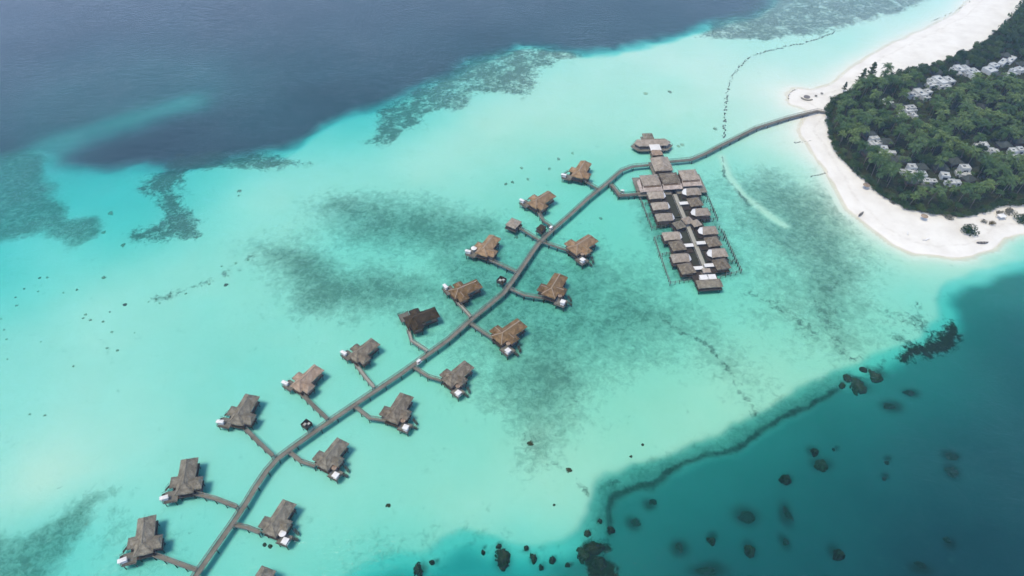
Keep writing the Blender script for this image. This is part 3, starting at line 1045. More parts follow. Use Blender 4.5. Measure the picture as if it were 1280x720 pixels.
def resample(P, step):
    out = [P[0]]
    for a, b in zip(P[:-1], P[1:]):
        n = max(1, int(round((b - a).length / step)))
        for k in range(1, n + 1):
            out.append(a + (b - a) * k / n)
    return out


def walkway(name, label, cat, pts, z, width, rail=True, post_step=4.0, group=None, mat=None, kerb=True, stuff_after=None):
    P = [Vector((q[0], q[1], 0)) if isinstance(q, Vector) else W(q[0], q[1], z) for q in pts]
    P = [Vector((q.x, q.y, 0)) for q in P]
    t = tag(bpy.data.objects.new(name, None), label, cat, group)
    COL.objects.link(t)
    t.location = P[0]
    o = P[0].copy()
    P = [q - o for q in P]
    n = len(P)
    nor = []
    for i in range(n):
        d = (P[min(i + 1, n - 1)] - P[max(i - 1, 0)]).normalized()
        d1 = (P[i] - P[i - 1]).normalized() if i else d
        nn = Vector((-d.y, d.x, 0))
        nor.append(nn / max(.6, nn.dot(Vector((-d1.y, d1.x, 0)))))

    def ribbon(mb, off0, off1, za, zb):
        vs = []
        for q, m_ in zip(P, nor):
            for of, zz in ((off0, za), (off1, za), (off1, zb), (off0, zb)):
                vs.append((q.x + m_.x * of, q.y + m_.y * of, zz))
        fs = []
        for i in range(n - 1):
            for k in range(4):
                fs.append((i * 4 + k, i * 4 + (k + 1) % 4, (i + 1) * 4 + (k + 1) % 4, (i + 1) * 4 + k))
        fs += [(3, 2, 1, 0), tuple(4 * (n - 1) + k for k in range(4))]
        fs = [tuple(reversed(f)) for f in fs]
        mb.add(vs, fs)
    mb = MB()
    ribbon(mb, -width / 2, width / 2, z - .2, z)
    part(mb, 'deck', mat or M['timber'], t)
    mb = MB()
    for s in (-1, 1):
        ribbon(mb, s * (width / 2 - .3) - .09, s * (width / 2 - .3) + .09, z - .45, z - .205)
    part(mb, 'joist', M['timber_dark'], t)
    if rail:
        for s in (-1, 1):
            mb = MB()
            ribbon(mb, s * (width / 2 + .02) - .11, s * (width / 2 + .02) + .11, z + .92, z + 1.02)
            ribbon(mb, s * (width / 2 + .02) - .04, s * (width / 2 + .02) + .04, z + .42, z + .5)
            Pr = resample(P, 2.5)
            for i, q in enumerate(Pr):
                d = (Pr[min(i + 1, len(Pr) - 1)] - Pr[max(i - 1, 0)]).normalized()
                q2 = q + Vector((-d.y, d.x, 0)) * s * (width / 2 + .02)
                mb.tube((q2.x, q2.y, z - .3), (q2.x, q2.y, z + .93), .06, n=4)
            part(mb, 'railing', M['timber'] if rail == 1 else M['timber'] if rail == 3 else M['timber_dark'], t)
    Pr = resample(P, post_step)
    mb = MB()
    mb.tube((0, 0, -1.7), (0, 0, z - .1), .17, n=6)
    first = None
    locs = []
    for i, q in enumerate(Pr):
        d = (Pr[min(i + 1, len(Pr) - 1)] - Pr[max(i - 1, 0)]).normalized()
        for s in (-1, 1):
            locs.append(q + Vector((-d.y, d.x, 0)) * s * (width / 2 - .12))
    near = locs if stuff_after is None else locs[:stuff_after]
    for q in near:
        if first is None:
            first = part(mb, 'post', M['timber_dark'], t)
            first.location = (q.x, q.y, 0)
        else:
            linked(first, 'post', t, (q.x, q.y, 0))
    if stuff_after and len(locs) > stuff_after:
        mb = MB()
        for q in locs[stuff_after:]:
            mb.tube((q.x, q.y, -1.7), (q.x, q.y, z - .1), .17, n=6)
        far = part(mb, 'far_posts', M['timber_dark'], t)
        far['kind'] = 'stuff'
    return t


JZ = 1.75
walkway('jetty', 'long grey timber jetty running past all the villas to the spa', 'jetty',
        [(214, 770), (243, 722), (268, 686), (290, 655), (306, 631), (320, 608), (333, 589), (347, 573), (370, 556), (400, 535), (440, 508), (500, 468), (560, 425), (586, 402), (612, 381), (630, 366), (641, 351), (657, 328),
         (672, 306), (690, 288), (712, 269), (735, 248), (760, 228), (777, 213), (791, 208), (813, 206)], JZ, 2.0, post_step=7.5, stuff_after=90)
walkway('walkway', 'long grey timber walkway from the spa to the white beach', 'walkway',
        [(836, 202), (864, 199.5), (882, 192), (900, 182.5), (945, 160), (985, 147.5), (1003, 143), (1022, 138.6), (1036, 141)], JZ, 2.2, post_step=9)
G_W = 'short walkways branching from the jetty to the villas'
BR = [
    ('the nearest grey villa on the open lagoon side', [(246, 713), (193, 694)]),
    ('the second grey villa on the open lagoon side', [(296, 634), (270, 624), (243, 617)]),
    ('the grey villa before the pinkish tan one', [(341, 570), (322, 552), (307, 537)]),
    ('the pinkish tan villa', [(409, 524), (392, 508), (377, 493)]),
    ('the mottled villa beside the dark brown one', [(467, 484), (455, 470), (445, 456)]),
    ('the dark brown villa, bent sharply near its end', [(534, 439), (514, 426), (510, 412)]),
    ('the rich brown villa past the dark one', [(588, 396), (579, 386), (571, 377)]),
    ('the golden villa with the round parasol', [(645, 340), (612, 325)]),
    ('the golden villa behind the thatched kiosk, bent midway', [(692, 285), (679, 276), (673, 266)]),
    ('the golden villa nearest the spa, open lagoon side', [(747, 236), (732, 227)]),
    ('the small square pavilion over the lagoon', [(675, 301), (649, 285)]),
    ('the nearest grey villa on the reef edge side', [(291, 656), (310, 660), (325, 666)]),
    ('the second grey villa on the reef edge side', [(361, 565), (376, 577), (394, 583)]),
    ('the third villa on the reef edge side', [(443, 508), (462, 523), (482, 526)]),
    ('the mottled villa beside the seagrass', [(517, 459), (535, 471), (552, 476)]),
    ('the rust brown villa', [(587, 404), (603, 415), (617, 424)]),
    ('the brown villa with a pale ridge stripe', [(637, 361), (655, 369), (680, 373)]),
    ('the golden villa nearest the spa, reef edge side', [(676, 302), (697, 309), (712, 314)]),
    ('the villa cut by the lower picture edge', [(232, 742), (262, 746), (297, 752)]),
]
for nm, pts in BR:
    walkway('walkway', 'narrow timber walkway to ' + nm, 'walkway', pts, JZ - .25, 1.3, rail=3 if 'dark brown villa, bent' not in nm else 1, post_step=4.5, group=G_W, mat=M['timber'] if 'dark' not in nm else M['timber_pale'])

# ------------------------------------------------------------------ small pavilions and huts beside the jetty


def pavilion(name, label, cat, px, py, ax, ay, z, h, rz, roof_m, group=None, ridge=0, floor_z=1.75, open_=True):
    c = W(px, py, z)
    t = thing(name, label, cat, (c.x, c.y, 0), rz, group)
    mb = MB()
    mb.hip((0, 0), ax, ay, z, h, ridge)
    part(mb, 'roof', roof_m, t)
    mb = MB()
    mb.box((0, 0, floor_z - .13), (ax * 2 + .5, ay * 2 + .5, .25))
    part(mb, 'floor', M['timber_dark'], t)
    mb = MB()
    mb.tube((0, 0, -1.6), (0, 0, z + .15), .14, n=6)
    p0 = None
    for sx in (-1, 1):
        for sy in (-1, 1):
            q = (sx * (ax - .3), sy * (ay - .3), 0)
            if p0 is None:
                p0 = part(mb, 'post', M['timber_dark'], t)
                p0.location = q
            else:
                linked(p0, 'post', t, q)
    if not open_:
        mb = MB()
        mb.box((0, 0, (floor_z + z) / 2 + .02), (ax * 2 - 1.2, ay * 2 - 1.2, z - floor_z))
        part(mb, 'wall', M['wall_timber'], t)
    return t


d = W(735, 248) - W(672, 305)
JA = math.atan2(d.y, d.x)
pavilion('pavilion', 'small square pavilion with a mauve grey roof at a walkway end', 'pavilion', 642, 279.5, 3.3, 3.0, 3.6, 2.1, JA + .1, M['thatch_mauve'])
pavilion('kiosk', 'tiny dark thatched kiosk at the bend beside the white buggy', 'kiosk', 676.5, 285, 2.1, 1.8, 3.3, 1.3, JA, M['thatch_dark'], open_=False)
d = W(630, 366) - W(585, 402)
JB = math.atan2(d.y, d.x)


def service_hut(label, px, py, rz, s):
    c = W(px, py, 2.2)
    t = thing('service_hut', label, 'hut', (c.x, c.y, 0), rz, 'service huts beside the jetty')
    mb = MB()
    mb.box((0, 0, 1.6), (s * 2, s * 2, .25))
    part(mb, 'platform', M['timber_dark'], t)
    mb = MB()
    for x, y, sx, sy in ((0, s - .08, 2 * s, .14), (0, -s + .08, 2 * s, .14), (s - .08, 0, .14, 2 * s - .3), (-s + .08, 0, .14, 2 * s - .3)):
        mb.box((x, y, 2.55), (sx, sy, 1.64))
    part(mb, 'screen', M['timber_dark'], t)
    mb = MB()
    mb.box((-.35 * s, .25 * s, 2.4), (s * .8, s * .7, 1.3))
    part(mb, 'tank', M['timber_pale'], t)
    mb = MB()
    mb.box((.45 * s, -.3 * s, 2.15), (s * .6, s * .6, .85))
    part(mb, 'chest', M['white_plaster'], t)
    mb = MB()
    mb.tube((0, 0, -1.6), (0, 0, 1.5), .13, n=6)
    p0 = part(mb, 'post', M['timber_dark'], t)
    p0.location = (s - .2, s - .2, 0)
    for x, y in ((-1, 1), (1, -1), (-1, -1)):
        linked(p0, 'post', t, (x * (s - .2), y * (s - .2), 0))
    return t


service_hut('dark square service hut beside the jetty near the pinkish tan villa', 383.5, 531, JB + .15, 1.55)
service_hut('open topped service hut beside the jetty near the golden villa with parasol', 627, 351, JA + .1, 1.75)


def buggy(label, px, py, rz, zdeck=JZ):
    c = W(px, py, zdeck + .9)
    t = thing('buggy', label, 'buggy', (c.x, c.y, zdeck), rz, 'white electric buggies on the jetty')
    mb = MB()
    mb.box((0, 0, .42), (2.3, 1.1, .3))
    mb.box((.85, 0, .68), (.6, 1.05, .3))
    part(mb, 'body', M['white'], t)
    mb = MB()
    mb.box((-.1, 0, .66), (.6, 1.0, .2))
    mb.box((-.42, 0, .95), (.14, 1.0, .5))
    part(mb, 'seat', M['timber_dark'], t)
    mb = MB()
    mb.box((-.05, 0, 1.85), (1.9, 1.2, .08))
    part(mb, 'roof', M['white'], t)
    mb = MB()
    for x in (-.9, .8):
        for y in (-.52, .52):
            mb.tube((x, y, .5), (x * .95, y, 1.85), .03, n=4)
    part(mb, 'roof_frame', M['timber_dark'], t)
    mb = MB()
    mb.tube((0, -.09, 0), (0, .09, 0), .22, n=12)
    w0 = part(mb, 'wheel', M['timber_dark'], t)
    w0.location = (.75, .5, .22)
    for x, y in ((.75, -.5), (-.75, .5), (-.75, -.5)):
        linked(w0, 'wheel', t, (x, y, .22))
    return t


buggy('white buggy parked beside the tiny dark kiosk at the bend', 688.5, 285.5, JA)
buggy('small pale buggy on the jetty by the dark brown villa', 523.5, 452.5, JB)

# ================================================================== spa
SPZ = 4.0
S0 = W(839.4, 235, 2.0)
S1 = W(882.7, 338, 2.0)
SD = (S1 - S0).normalized()                    # along the centre path, towards the camera
SANG = math.atan2(SD.y, SD.x) + PI / 2         # local -Y runs along the path
ST = Matrix.Rotation(-SANG, 4, 'Z') @ Matrix.Translation((-S0.x, -S0.y, 0))


def SL(px, py, z=SPZ):
    """map point in the spa's own axes"""
    q = ST @ W(px, py, z)
    return q


def spa_world(x, y, z=0):
    q = ST.inverted() @ Vector((x, y, z))
    return q


walkway('walkway', 'straight pale walkway down the middle of the spa court', 'walkway', [(838.5, 232), (849, 258), (860, 284), (871, 311), (881, 336)], 1.9, 2.6, rail=2, post_step=6, mat=M['timber_pale'])

M['deck_olive'] = rough_mat('olive_decking', [(.3, (.028, .03, .016)), (.7, (.065, .066, .04))], bump=.3)  # shade and seagrass between the spa huts put into this colour
M['verandah'] = thatch('verandah', (.30, .24, .2), (.38, .315, .265), (.47, .40, .345))
# main hall: three hipped blocks and a connecting wing
c0 = SL(838, 226, 5)
hall = thing('spa_hall', 'large spa hall of three grey hipped roofs joined side by side', 'spa hall', spa_world(c0.x, c0.y), SANG)
blocks = [SL(813.5, 228, 5), SL(838, 225.5, 5), SL(862, 221.5, 5)]
HWX, HWY = 5.75, 6.6
for i, b in enumerate(blocks):
    x, y = b.x - c0.x, b.y - c0.y
    mb = MB()
    mb.hip((x, y + 1.6), HWX - .75, HWY - 1.9, 5.2, 2.3, -(HWX - 3.4))
    r = part(mb, 'roof', M['thatch_mauve'] if i != 1 else M['thatch_mottled'], hall)
    mb = MB()
    mb.box((x, y + 1.6, 7.52), (2 * (HWX - 3.4) + .4, .45, .22))
    part(mb, 'ridge_cap', M['thatch_mauve'], r)
    # lower pale verandah roof along the near side
    mb = MB()
    z0, z1, yn, yf = 3.9, 4.9, y - HWY, y - HWY + 4.0
    xa, xb = x - HWX + .35, x + HWX - .35
    mb.add([(xa, yn, z0), (xb, yn, z0), (xb - .3, yf, z1), (xa + .3, yf, z1), (xa, yn, z0 + .25), (xb, yn, z0 + .25), (xb - .3, yf, z1 + .25), (xa + .3, yf, z1 + .25)],
           [(3, 2, 1, 0), (4, 5, 6, 7), (0, 1, 5, 4), (1, 2, 6, 5), (2, 3, 7, 6), (3, 0, 4, 7)])
    if i == 0:
        mb.add([(xa - 1.6, yn, z0 - .2), (xa - .05, yn, z0), (xa - .05, yf + 6, z1), (xa - 1.6, yf + 5.5, z0 - .2), (xa - 1.6, yn, z0), (xa - .05, yn, z0 + .3), (xa - .05, yf + 6, z1 + .3), (xa - 1.6, yf + 5.5, z0)],
               [(3, 2, 1, 0), (4, 5, 6, 7), (0, 1, 5, 4), (1, 2, 6, 5), (2, 3, 7, 6), (3, 0, 4, 7)])
    part(mb, 'verandah_roof', M['thatch_tan'] if False else M['verandah'], hall)
    mb = MB()
    mb.box((x, y + .8, 3.5), (2 * HWX - 2.2, 2 * HWY - 3.6, 3.2))
    part(mb, 'wall', M['wall_timber'], hall)
    for s in (-1, 1):
        mb = MB()
        mb.box((x + s * 2.3, y - HWY + 2.56, 3.0), (2.8, .1, 2.0))
        wn = part(mb, 'window', M['timber_dark'], hall)
        mb = MB()
        mb.box((x + s * 2.3, y - HWY + 2.53, 3.0), (2.5, .1, 1.7))
        part(mb, 'pane', M['glass'], wn)
cn = SL(827, 204.5, 5)
mb = MB()
x, y = cn.x - c0.x, cn.y - c0.y
mb.hip((x, y), 5.2, 6.2, 4.4, 2.7, 4.0)
part(mb, 'wing_roof', M['thatch_mauve'], hall)
mb = MB()
mb.box((x, y, 3.2), (8.6, 10.6, 2.5))
part(mb, 'wall', M['wall_timber'], hall)
mb = MB()
mb.box((0, .5, 1.75), (38, 16.5, .3))
mb.box((x, y, 1.76), (11.5, 12.5, .3))
part(mb, 'deck', M['timber'], hall)
mb = MB()
mb.tube((0, 0, -1.6), (0, 0, 1.65), .2, n=6)
p0 = None
for ix in range(7):
    for iy in range(3):
        q = (-18 + ix * 6, -7 + iy * 7.2, 0)
        if p0 is None:
            p0 = part(mb, 'stilt', M['timber_dark'], hall)
            p0.location = q
        else:
            linked(p0, 'stilt', hall, q)

# long pavilion at the head
cp = SL(815.5, 177.5, 4.5)
pv = thing('overwater_restaurant', 'long pavilion with a pinkish grey roof at the head of the spa', 'pavilion', spa_world(cp.x, cp.y), SANG - .04)
mb = MB()
L = 10.8
vs = []
ring = [(-L, 0), (-L + 2.6, -3.4), (L - 2.6, -3.4), (L, 0), (L - 2.6, 3.4), (-L + 2.6, 3.4)]
vs = [(x, y, 3.9) for x, y in ring] + [(x, y, 4.2) for x, y in ring] + [(-L + 4, 0, 6.4), (L - 4, 0, 6.4)]
fs = [(5, 4, 3, 2, 1, 0)] + [(k, (k + 1) % 6, 6 + (k + 1) % 6, 6 + k) for k in range(6)]
fs += [(6, 7, 12), (7, 8, 13, 12), (8, 9, 13), (9, 10, 13), (10, 11, 12, 13), (11, 6, 12)]
mb.add(vs, fs)
part(mb, 'roof', M['thatch_mauve'], pv)
mb = MB()
mb.box((0, 0, 6.42), (2 * L - 7.6, .4, .22))
part(mb, 'ridge_cap', M['ridge'], pv)
mb = MB()
mb.hip((-1.2, 6.2), 3.1, 3.4, 3.9, 2.6, 0)
part(mb, 'wing_roof', M['thatch_grey'], pv)
mb = MB()
ring2 = [(-L - 1.6, 0), (-L + 2.2, -5.0), (L - 2.2, -5.0), (L + 1.6, 0), (L - 2.2, 5.0), (-L + 2.2, 5.0)]
vs = [(x, y, 1.5) for x, y in ring2] + [(x, y, 1.8) for x, y in ring2]
mb.add(vs, [(5, 4, 3, 2, 1, 0), (6, 7, 8, 9, 10, 11)] + [(k, (k + 1) % 6, 6 + (k + 1) % 6, 6 + k) for k in range(6)])
mb.box((-1.2, 7.2, 1.64), (7.4, 5.4, .28))
part(mb, 'deck', M['timber'], pv)
mb = MB()
mb.box((0, .3, 2.9), (13.5, 4.4, 2.2))
mb.box((-1.2, 5.9, 2.88), (4.2, 4.4, 2.2))
part(mb, 'wall', M['wall_timber'], pv)
mb = MB()
for k in range(6):
    (xa, ya), (xb, yb) = ring2[k], ring2[(k + 1) % 6]
    mb.tube((xa, ya, 2.75), (xb, yb, 2.75), .06, n=4)
    mb.tube((xa, ya, 1.7), (xa, ya, 2.8), .07, n=4)
part(mb, 'railing', M['timber_dark'], pv)
mb = MB()
mb.tube((0, 0, -1.6), (0, 0, 3.95), .16, n=6)
p0 = None
for q in [(x * .9, y * .9, 0) for x, y in ring] + [(-3, -3, 0), (3, -3, 0), (-3, 3, 0), (3, 3, 0)]:
    if p0 is None:
        p0 = part(mb, 'post', M['timber_dark'], pv)
        p0.location = q
    else:
        linked(p0, 'post', pv, q)
walkway('walkway', 'short deck linking the long pavilion with the spa hall', 'walkway', [(818, 182), (824, 198)], 1.7, 5.0, rail=2, post_step=5)
# white sail roof in front of it
cs = SL(818.8, 183.8, 4.5)
sa = thing('sail_canopy', 'big white canopy in front of the long pinkish grey pavilion', 'canopy', spa_world(cs.x, cs.y, 1.8), SANG)
mb = MB()
mb.add([(-3.1, -3.0, 2.5), (3.1, -3.0, 2.5), (3.1, 3.0, 2.7), (-3.1, 3.0, 2.7), (-3.1, -3.0, 2.62), (3.1, -3.0, 2.62), (3.1, 3.0, 2.82), (-3.1, 3.0, 2.82), (0, 0, 3.2)],
       [(3, 2, 1, 0), (0, 1, 5, 4), (1, 2, 6, 5), (2, 3, 7, 6), (3, 0, 4, 7), (4, 5, 8), (5, 6, 8), (6, 7, 8), (7, 4, 8)])
part(mb, 'canopy_cloth', M['white'], sa)
mb = MB()
mb.tube((0, 0, -.1), (0, 0, 2.55), .07, n=5)
p0 = part(mb, 'post', M['timber_pale'], sa)
p0.location = (2.9, 2.8, 0)
for x, y in ((-1, 1), (1, -1), (-1, -1)):
    linked(p0, 'post', sa, (2.9 * x, 2.8 * y, 0))
ck = SL(821, 190.3, 4)
kk = thing('entrance_pavilion', 'small tan roofed entrance between white canopy and spa hall', 'pavilion', spa_world(ck.x, ck.y), SANG)
mb = MB()
mb.hip((0, 0), 3.1, 2.6, 3.7, 1.6, -1.2)
part(mb, 'roof', M['thatch_tan'], kk)
mb = MB()
mb.box((0, 0, 2.75), (4.6, 3.6, 1.95))
part(mb, 'wall', M['wall_timber'], kk)
mb = MB()
mb.box((0, 0, 1.6), (6.6, 5.6, .3))
part(mb, 'floor', M['timber'], kk)

# added dark sheet: shade and seagrass between the huts built as decking
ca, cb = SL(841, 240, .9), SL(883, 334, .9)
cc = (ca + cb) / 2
pf = thing('platform', 'dark low sheet added for the shade and seagrass between the spa huts', 'platform', spa_world(cc.x, cc.y), SANG)
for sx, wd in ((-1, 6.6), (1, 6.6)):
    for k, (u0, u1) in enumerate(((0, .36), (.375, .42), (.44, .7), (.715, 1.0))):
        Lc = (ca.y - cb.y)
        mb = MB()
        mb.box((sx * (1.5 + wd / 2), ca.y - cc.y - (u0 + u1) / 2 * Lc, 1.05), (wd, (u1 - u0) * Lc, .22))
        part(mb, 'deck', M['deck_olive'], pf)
mb = MB()
mb.tube((0, 0, -1.6), (0, 0, .95), .16, n=6)
p0 = None
for sx in (-7, -2.5, 2.5, 7):
    for k in range(6):
        q = (sx, (ca.y - cb.y) * (.45 - .18 * k), 0)
        if p0 is None:
            p0 = part(mb, 'stilt', M['timber_dark'], pf)
            p0.location = q
        else:
            linked(p0, 'stilt', pf, q)

# treatment huts
G_H = 'treatment huts around the spa court'


def hut_tent(side):
    """hipped hut, white canvas gable towards the centre path; side +1: path towards +x"""
    t = thing('treatment_hut', 'hut', 'hut', (0, 0, 0), SANG, G_H)
    mb = MB()
    a, b = 4.1, 3.0
    vs = [(-a, -b, 3.6), (a, -b, 3.6), (a, b, 3.6), (-a, b, 3.6), (-a, -b, 3.9), (a, -b, 3.9), (a, b, 3.9), (-a, b, 3.9), (-side * (a - 1.9), 0, 6.1), (side * (a - .2), 0, 6.1)]
    if side > 0:
        fs = [(3, 2, 1, 0), (0, 1, 5, 4), (1, 2, 6, 5), (2, 3, 7, 6), (3, 0, 4, 7), (7, 4, 8), (4, 5, 9, 8), (6, 7, 8, 9), (5, 6, 9)]
    else:
        fs = [(3, 2, 1, 0), (0, 1, 5, 4), (1, 2, 6, 5), (2, 3, 7, 6), (3, 0, 4, 7), (5, 6, 8), (4, 5, 8, 9), (6, 7, 9, 8), (7, 4, 9)]
    mb.add(vs, fs)
    part(mb, 'roof', M['thatch_mauve'], t)
    mb = MB()
    s = side
    mb.add([(s * (a + .03), -b + .25, 3.75), (s * (a + .03), b - .25, 3.75), (s * (a - .12), 0, 6.2), (s * (a + 1.5), -1.0, 3.3), (s * (a + 1.5), 1.0, 3.3), (s * (a + .35), 0, 5.3)],
           [(0, 3, 5), (3, 4, 5), (4, 1, 5), (0, 5, 2), (5, 1, 2)])
    part(mb, 'canvas_gable', M['white'], t)
    mb = MB()
    mb.box((0, 0, 2.75), (6.4, 4.6, 1.75))
    part(mb, 'wall', M['wall_timber'], t)
    mb = MB()
    mb.box((s * .9, 0, 1.75), (10.4, 6.6, .26))
    part(mb, 'deck', M['timber_dark'], t)
    mb = MB()
    mb.tube((0, 0, -1.6), (0, 0, 1.65), .16, n=6)
    p0 = part(mb, 'stilt', M['timber_dark'], t)
    p0.location = (3.4, 2.6, 0)
    for x, y in ((-1, 1), (1, -1), (-1, -1)):
        linked(p0, 'stilt', t, (x * 3.4, y * 2.6, 0))
    return t


def hut_pyramid(side):
    """pyramid roofed hut with a flat white awning towards the centre path"""
    t = thing('treatment_hut', 'hut', 'hut', (0, 0, 0), SANG, G_H)
    mb = MB()
    mb.hip((0, 0), 3.5, 3.5, 3.6, 3.1, 0, rz=.12)
    part(mb, 'roof', M['thatch_mottled'], t)
    mb = MB()
    s = side
    mb.box((s * 5.9, 0.2, 3.35), (4.6, 2.3, .1))
    part(mb, 'awning', M['white'], t)
    mb = MB()
    mb.box((0, 0, 2.75), (5.2, 5.2, 1.75))
    part(mb, 'wall', M['wall_timber'], t)
    mb = MB()
    mb.box((s * 2.0, 0, 1.74), (11.0, 7.2, .24))
    part(mb, 'deck', M['timber_dark'], t)
    mb = MB()
    mb.tube((0, 0, -1.6), (0, 0, 3.3), .09, n=6)
    p0 = part(mb, 'post', M['timber_dark'], t)
    p0.location = (s * 8.0, 1.2, 0)
    for x, y in ((8.0, -.8), (3.9, 1.2), (3.9, -.8)):
        linked(p0, 'post', t, (s * x, y, 0))
    return t


TENT = {1: None, -1: None}
PYR = {1: None, -1: None}


def put(store, maker, side, px, py, label, group=G_H):
    if store[side] is None:
        store[side] = maker(side)
        o = store[side]
    else:
        o = copy_tree(store[side])
    q = SL(px, py, 4.3)
    wv = spa_world(q.x, q.y)
    o.location = (wv.x, wv.y, 0)
    o['label'] = label
    o['group'] = group
    return o


for i, (px, py) in enumerate([(819.5, 243), (824.5, 256.5), (830, 270.5), (839, 294), (850, 321.5)]):
    put(TENT, hut_tent, 1, px, py, 'grey hut with white canvas gable, %s in the western spa row' % ['closest to the hall', 'second from the hall', 'just above the small kiosks', 'just below the small kiosks', 'last with a gable'][i])
for i, (px, py) in enumerate([(866, 238.5), (877.5, 264), (886.8, 287), (898.5, 315)]):
    put(TENT, hut_tent, -1, px, py, 'grey hut with white canvas gable, %s in the eastern spa row' % ['closest to the hall', 'just above the small kiosks', 'just below the small kiosks', 'last with a gable'][i])
for i, (px, py) in enumerate([(847, 306), (858.5, 334.5)]):
    put(PYR, hut_pyramid, 1, px, py, 'brown pyramid roofed hut with flat white awning, %s, western row' % ['halfway along the lower court', 'at the lower court end'][i])
for i, (px, py) in enumerate([(869, 251.5), (891.5, 301), (902, 329)]):
    put(PYR, hut_pyramid, -1, px, py, 'brown pyramid roofed hut with flat white awning, %s, eastern row' % ['near the hall', 'halfway along the lower court', 'at the lower court end'][i])
for i, (px, py, s) in enumerate([(859.5, 276, 2.5), (849, 281.5, 2.7), (869.8, 279.5, 2.3)]):
    pavilion('kiosk', ['small pointed kiosk straddling the centre path of the spa', 'small pointed kiosk just west of the centre path', 'smallest pointed kiosk just east of the centre path'][i], 'kiosk',
             px, py, s, s, 3.6, 2.9, SANG + .3, M['thatch_mauve'] if i != 1 else M['thatch_grey'], 'pointed kiosks in the middle of the spa court')

# end terrace
ce = SL(887, 353.5, 4)
en = thing('end_pavilion', 'low grey roofed pavilion closing the near end of the spa', 'pavilion', spa_world(ce.x, ce.y), SANG)
mb = MB()
mb.hip((0, 0), 5.9, 2.6, 3.3, 1.5, -3.8)
part(mb, 'roof', M['thatch_grey'], en)
mb = MB()
mb.box((0, 2.5, 1.7), (11.6, 10.5, .3))
part(mb, 'deck', M['timber_dark'], en)
mb = MB()
mb.box((0, 0, 2.55), (9.6, 3.6, 1.4))
part(mb, 'wall', M['timber_dark'], en)
mb = MB()
mb.tube((0, 0, -1.6), (0, 0, 1.6), .16, n=6)
p0 = part(mb, 'stilt', M['timber_dark'], en)
p0.location = (5, -2, 0)
for x, y in ((-5, -2), (-5, 3), (5, 3), (5, 7), (-5, 7)):
    linked(p0, 'stilt', en, (x, y, 0))
for i, (px, py) in enumerate([(879.7, 346.5), (890.3, 345.8)]):
    q = SL(px, py, 3.7)
    wv = spa_world(q.x, q.y, 1.85)
    shade_canopy(wv, SANG, 'flat white square canopy on the end deck, %s of two' % ['western', 'eastern'][i], 3.7, 3.2, 1.8)['group'] = 'white canopies on the spa end deck'
q = SL(883, 338.3, 4)
wv = spa_world(q.x, q.y)
gt = thing('gate_pavilion', 'small flat roofed gatehouse where the spa path meets the end deck', 'pavilion', (wv.x, wv.y, 0), SANG)
mb = MB()
mb.box((0, 0, 4.05), (3.8, 2.8, .3))
part(mb, 'roof', M['thatch_mauve'], gt)
mb = MB()
mb.box((0, 0, 1.83), (4.2, 3.2, .25))
part(mb, 'floor', M['timber'], gt)
mb = MB()
mb.tube((0, 0, -1.5), (0, 0, 3.95), .12, n=6)
p0 = part(mb, 'post', M['timber_dark'], gt)
p0.location = (1.6, 1.1, 0)
for x, y in ((-1, 1), (1, -1), (-1, -1)):
    linked(p0, 'post', gt, (x * 1.6, y * 1.1, 0))


# screens of posts in the water round the spa
def fence(label, pts, dark=True, step=2.3):
    P = [W(x, y, .8) for x, y in pts]
    P = [Vector((q.x, q.y, 0)) for q in P]
    o = P[0].copy()
    t = thing('post_fence', label, 'fence', (o.x, o.y, 0), 0, 'post fences standing in the water round the spa')
    P = [q - o for q in P]
    Pr = resample(P, step)
    mb = MB()
    mb.tube((0, 0, -1.5), (0, 0, 1.75), .2 if dark else .16, .16, n=6)
    p0 = None
    for k, q in enumerate(Pr):
        if p0 is None:
            p0 = part(mb, 'post', M['timber_dark'] if dark else M['timber'], t)
        else:
            linked(p0, 'post', t, (q.x + random.uniform(-.15, .15), q.y + random.uniform(-.15, .15), random.uniform(-.3, .15)))
    mb = MB()
    for a, b in zip(P[:-1], P[1:]):
        for zz in (.35, 1.2):
            mb.tube((a.x, a.y, zz), (b.x, b.y, zz), .09, n=4)
    part(mb, 'rail', M['timber'], t)
    return t


fence('dark post fence bending round the upper eastern spa huts', [(876, 236.5), (882, 240), (888, 252), (897, 273), (878, 276)])
fence('dark post fence along the lower eastern spa huts', [(889, 284.5), (899, 284), (905, 291), (913, 309), (927, 338)])
fence('pale post fence east of the spa end deck', [(927, 338.5), (914, 341.5), (901, 345)], False)
fence('pale post fence west of the spa end deck', [(873, 347), (856, 350), (838, 353.5)], False)
fence('pale post fence along the lower western spa huts', [(838, 353), (829, 329), (823, 312), (818, 297), (836, 291.5)], False)
fence('pale post fence along the upper western spa huts', [(798.5, 243), (804, 257), (810, 272), (815, 284.5), (838, 281)], False)
for i, (a, b) in enumerate([((803, 255), (820, 251)), ((808, 268), (826, 264.5)), ((884, 250), (872, 252)), ((892, 262), (884, 263)), ((905, 297), (894, 296)), ((921, 326), (905, 326)), ((824, 318), (842, 315.5))]):
    fence('short cross fence between spa hut and outer fence, %s' % ['western side, first below the hall', 'western side, second below the hall', 'eastern side, first below the hall', 'eastern side, second below the hall', 'eastern side, beside the lower court', 'eastern side, nearest the end deck', 'western side, beside the lower court'][i], [a, b], i in (2, 3, 4, 5), 2.0)
walkway('walkway', 'bent side walkway from the jetty to the spa hall', 'walkway', [(763, 230), (770, 238), (774, 244), (786, 243.5), (800, 242)], 1.5, 2.4, rail=2, post_step=4)
buggy('dark grey buggy standing on the bent side walkway by the spa', 778, 239.5, 0.0, 1.5)

# ================================================================== vegetation


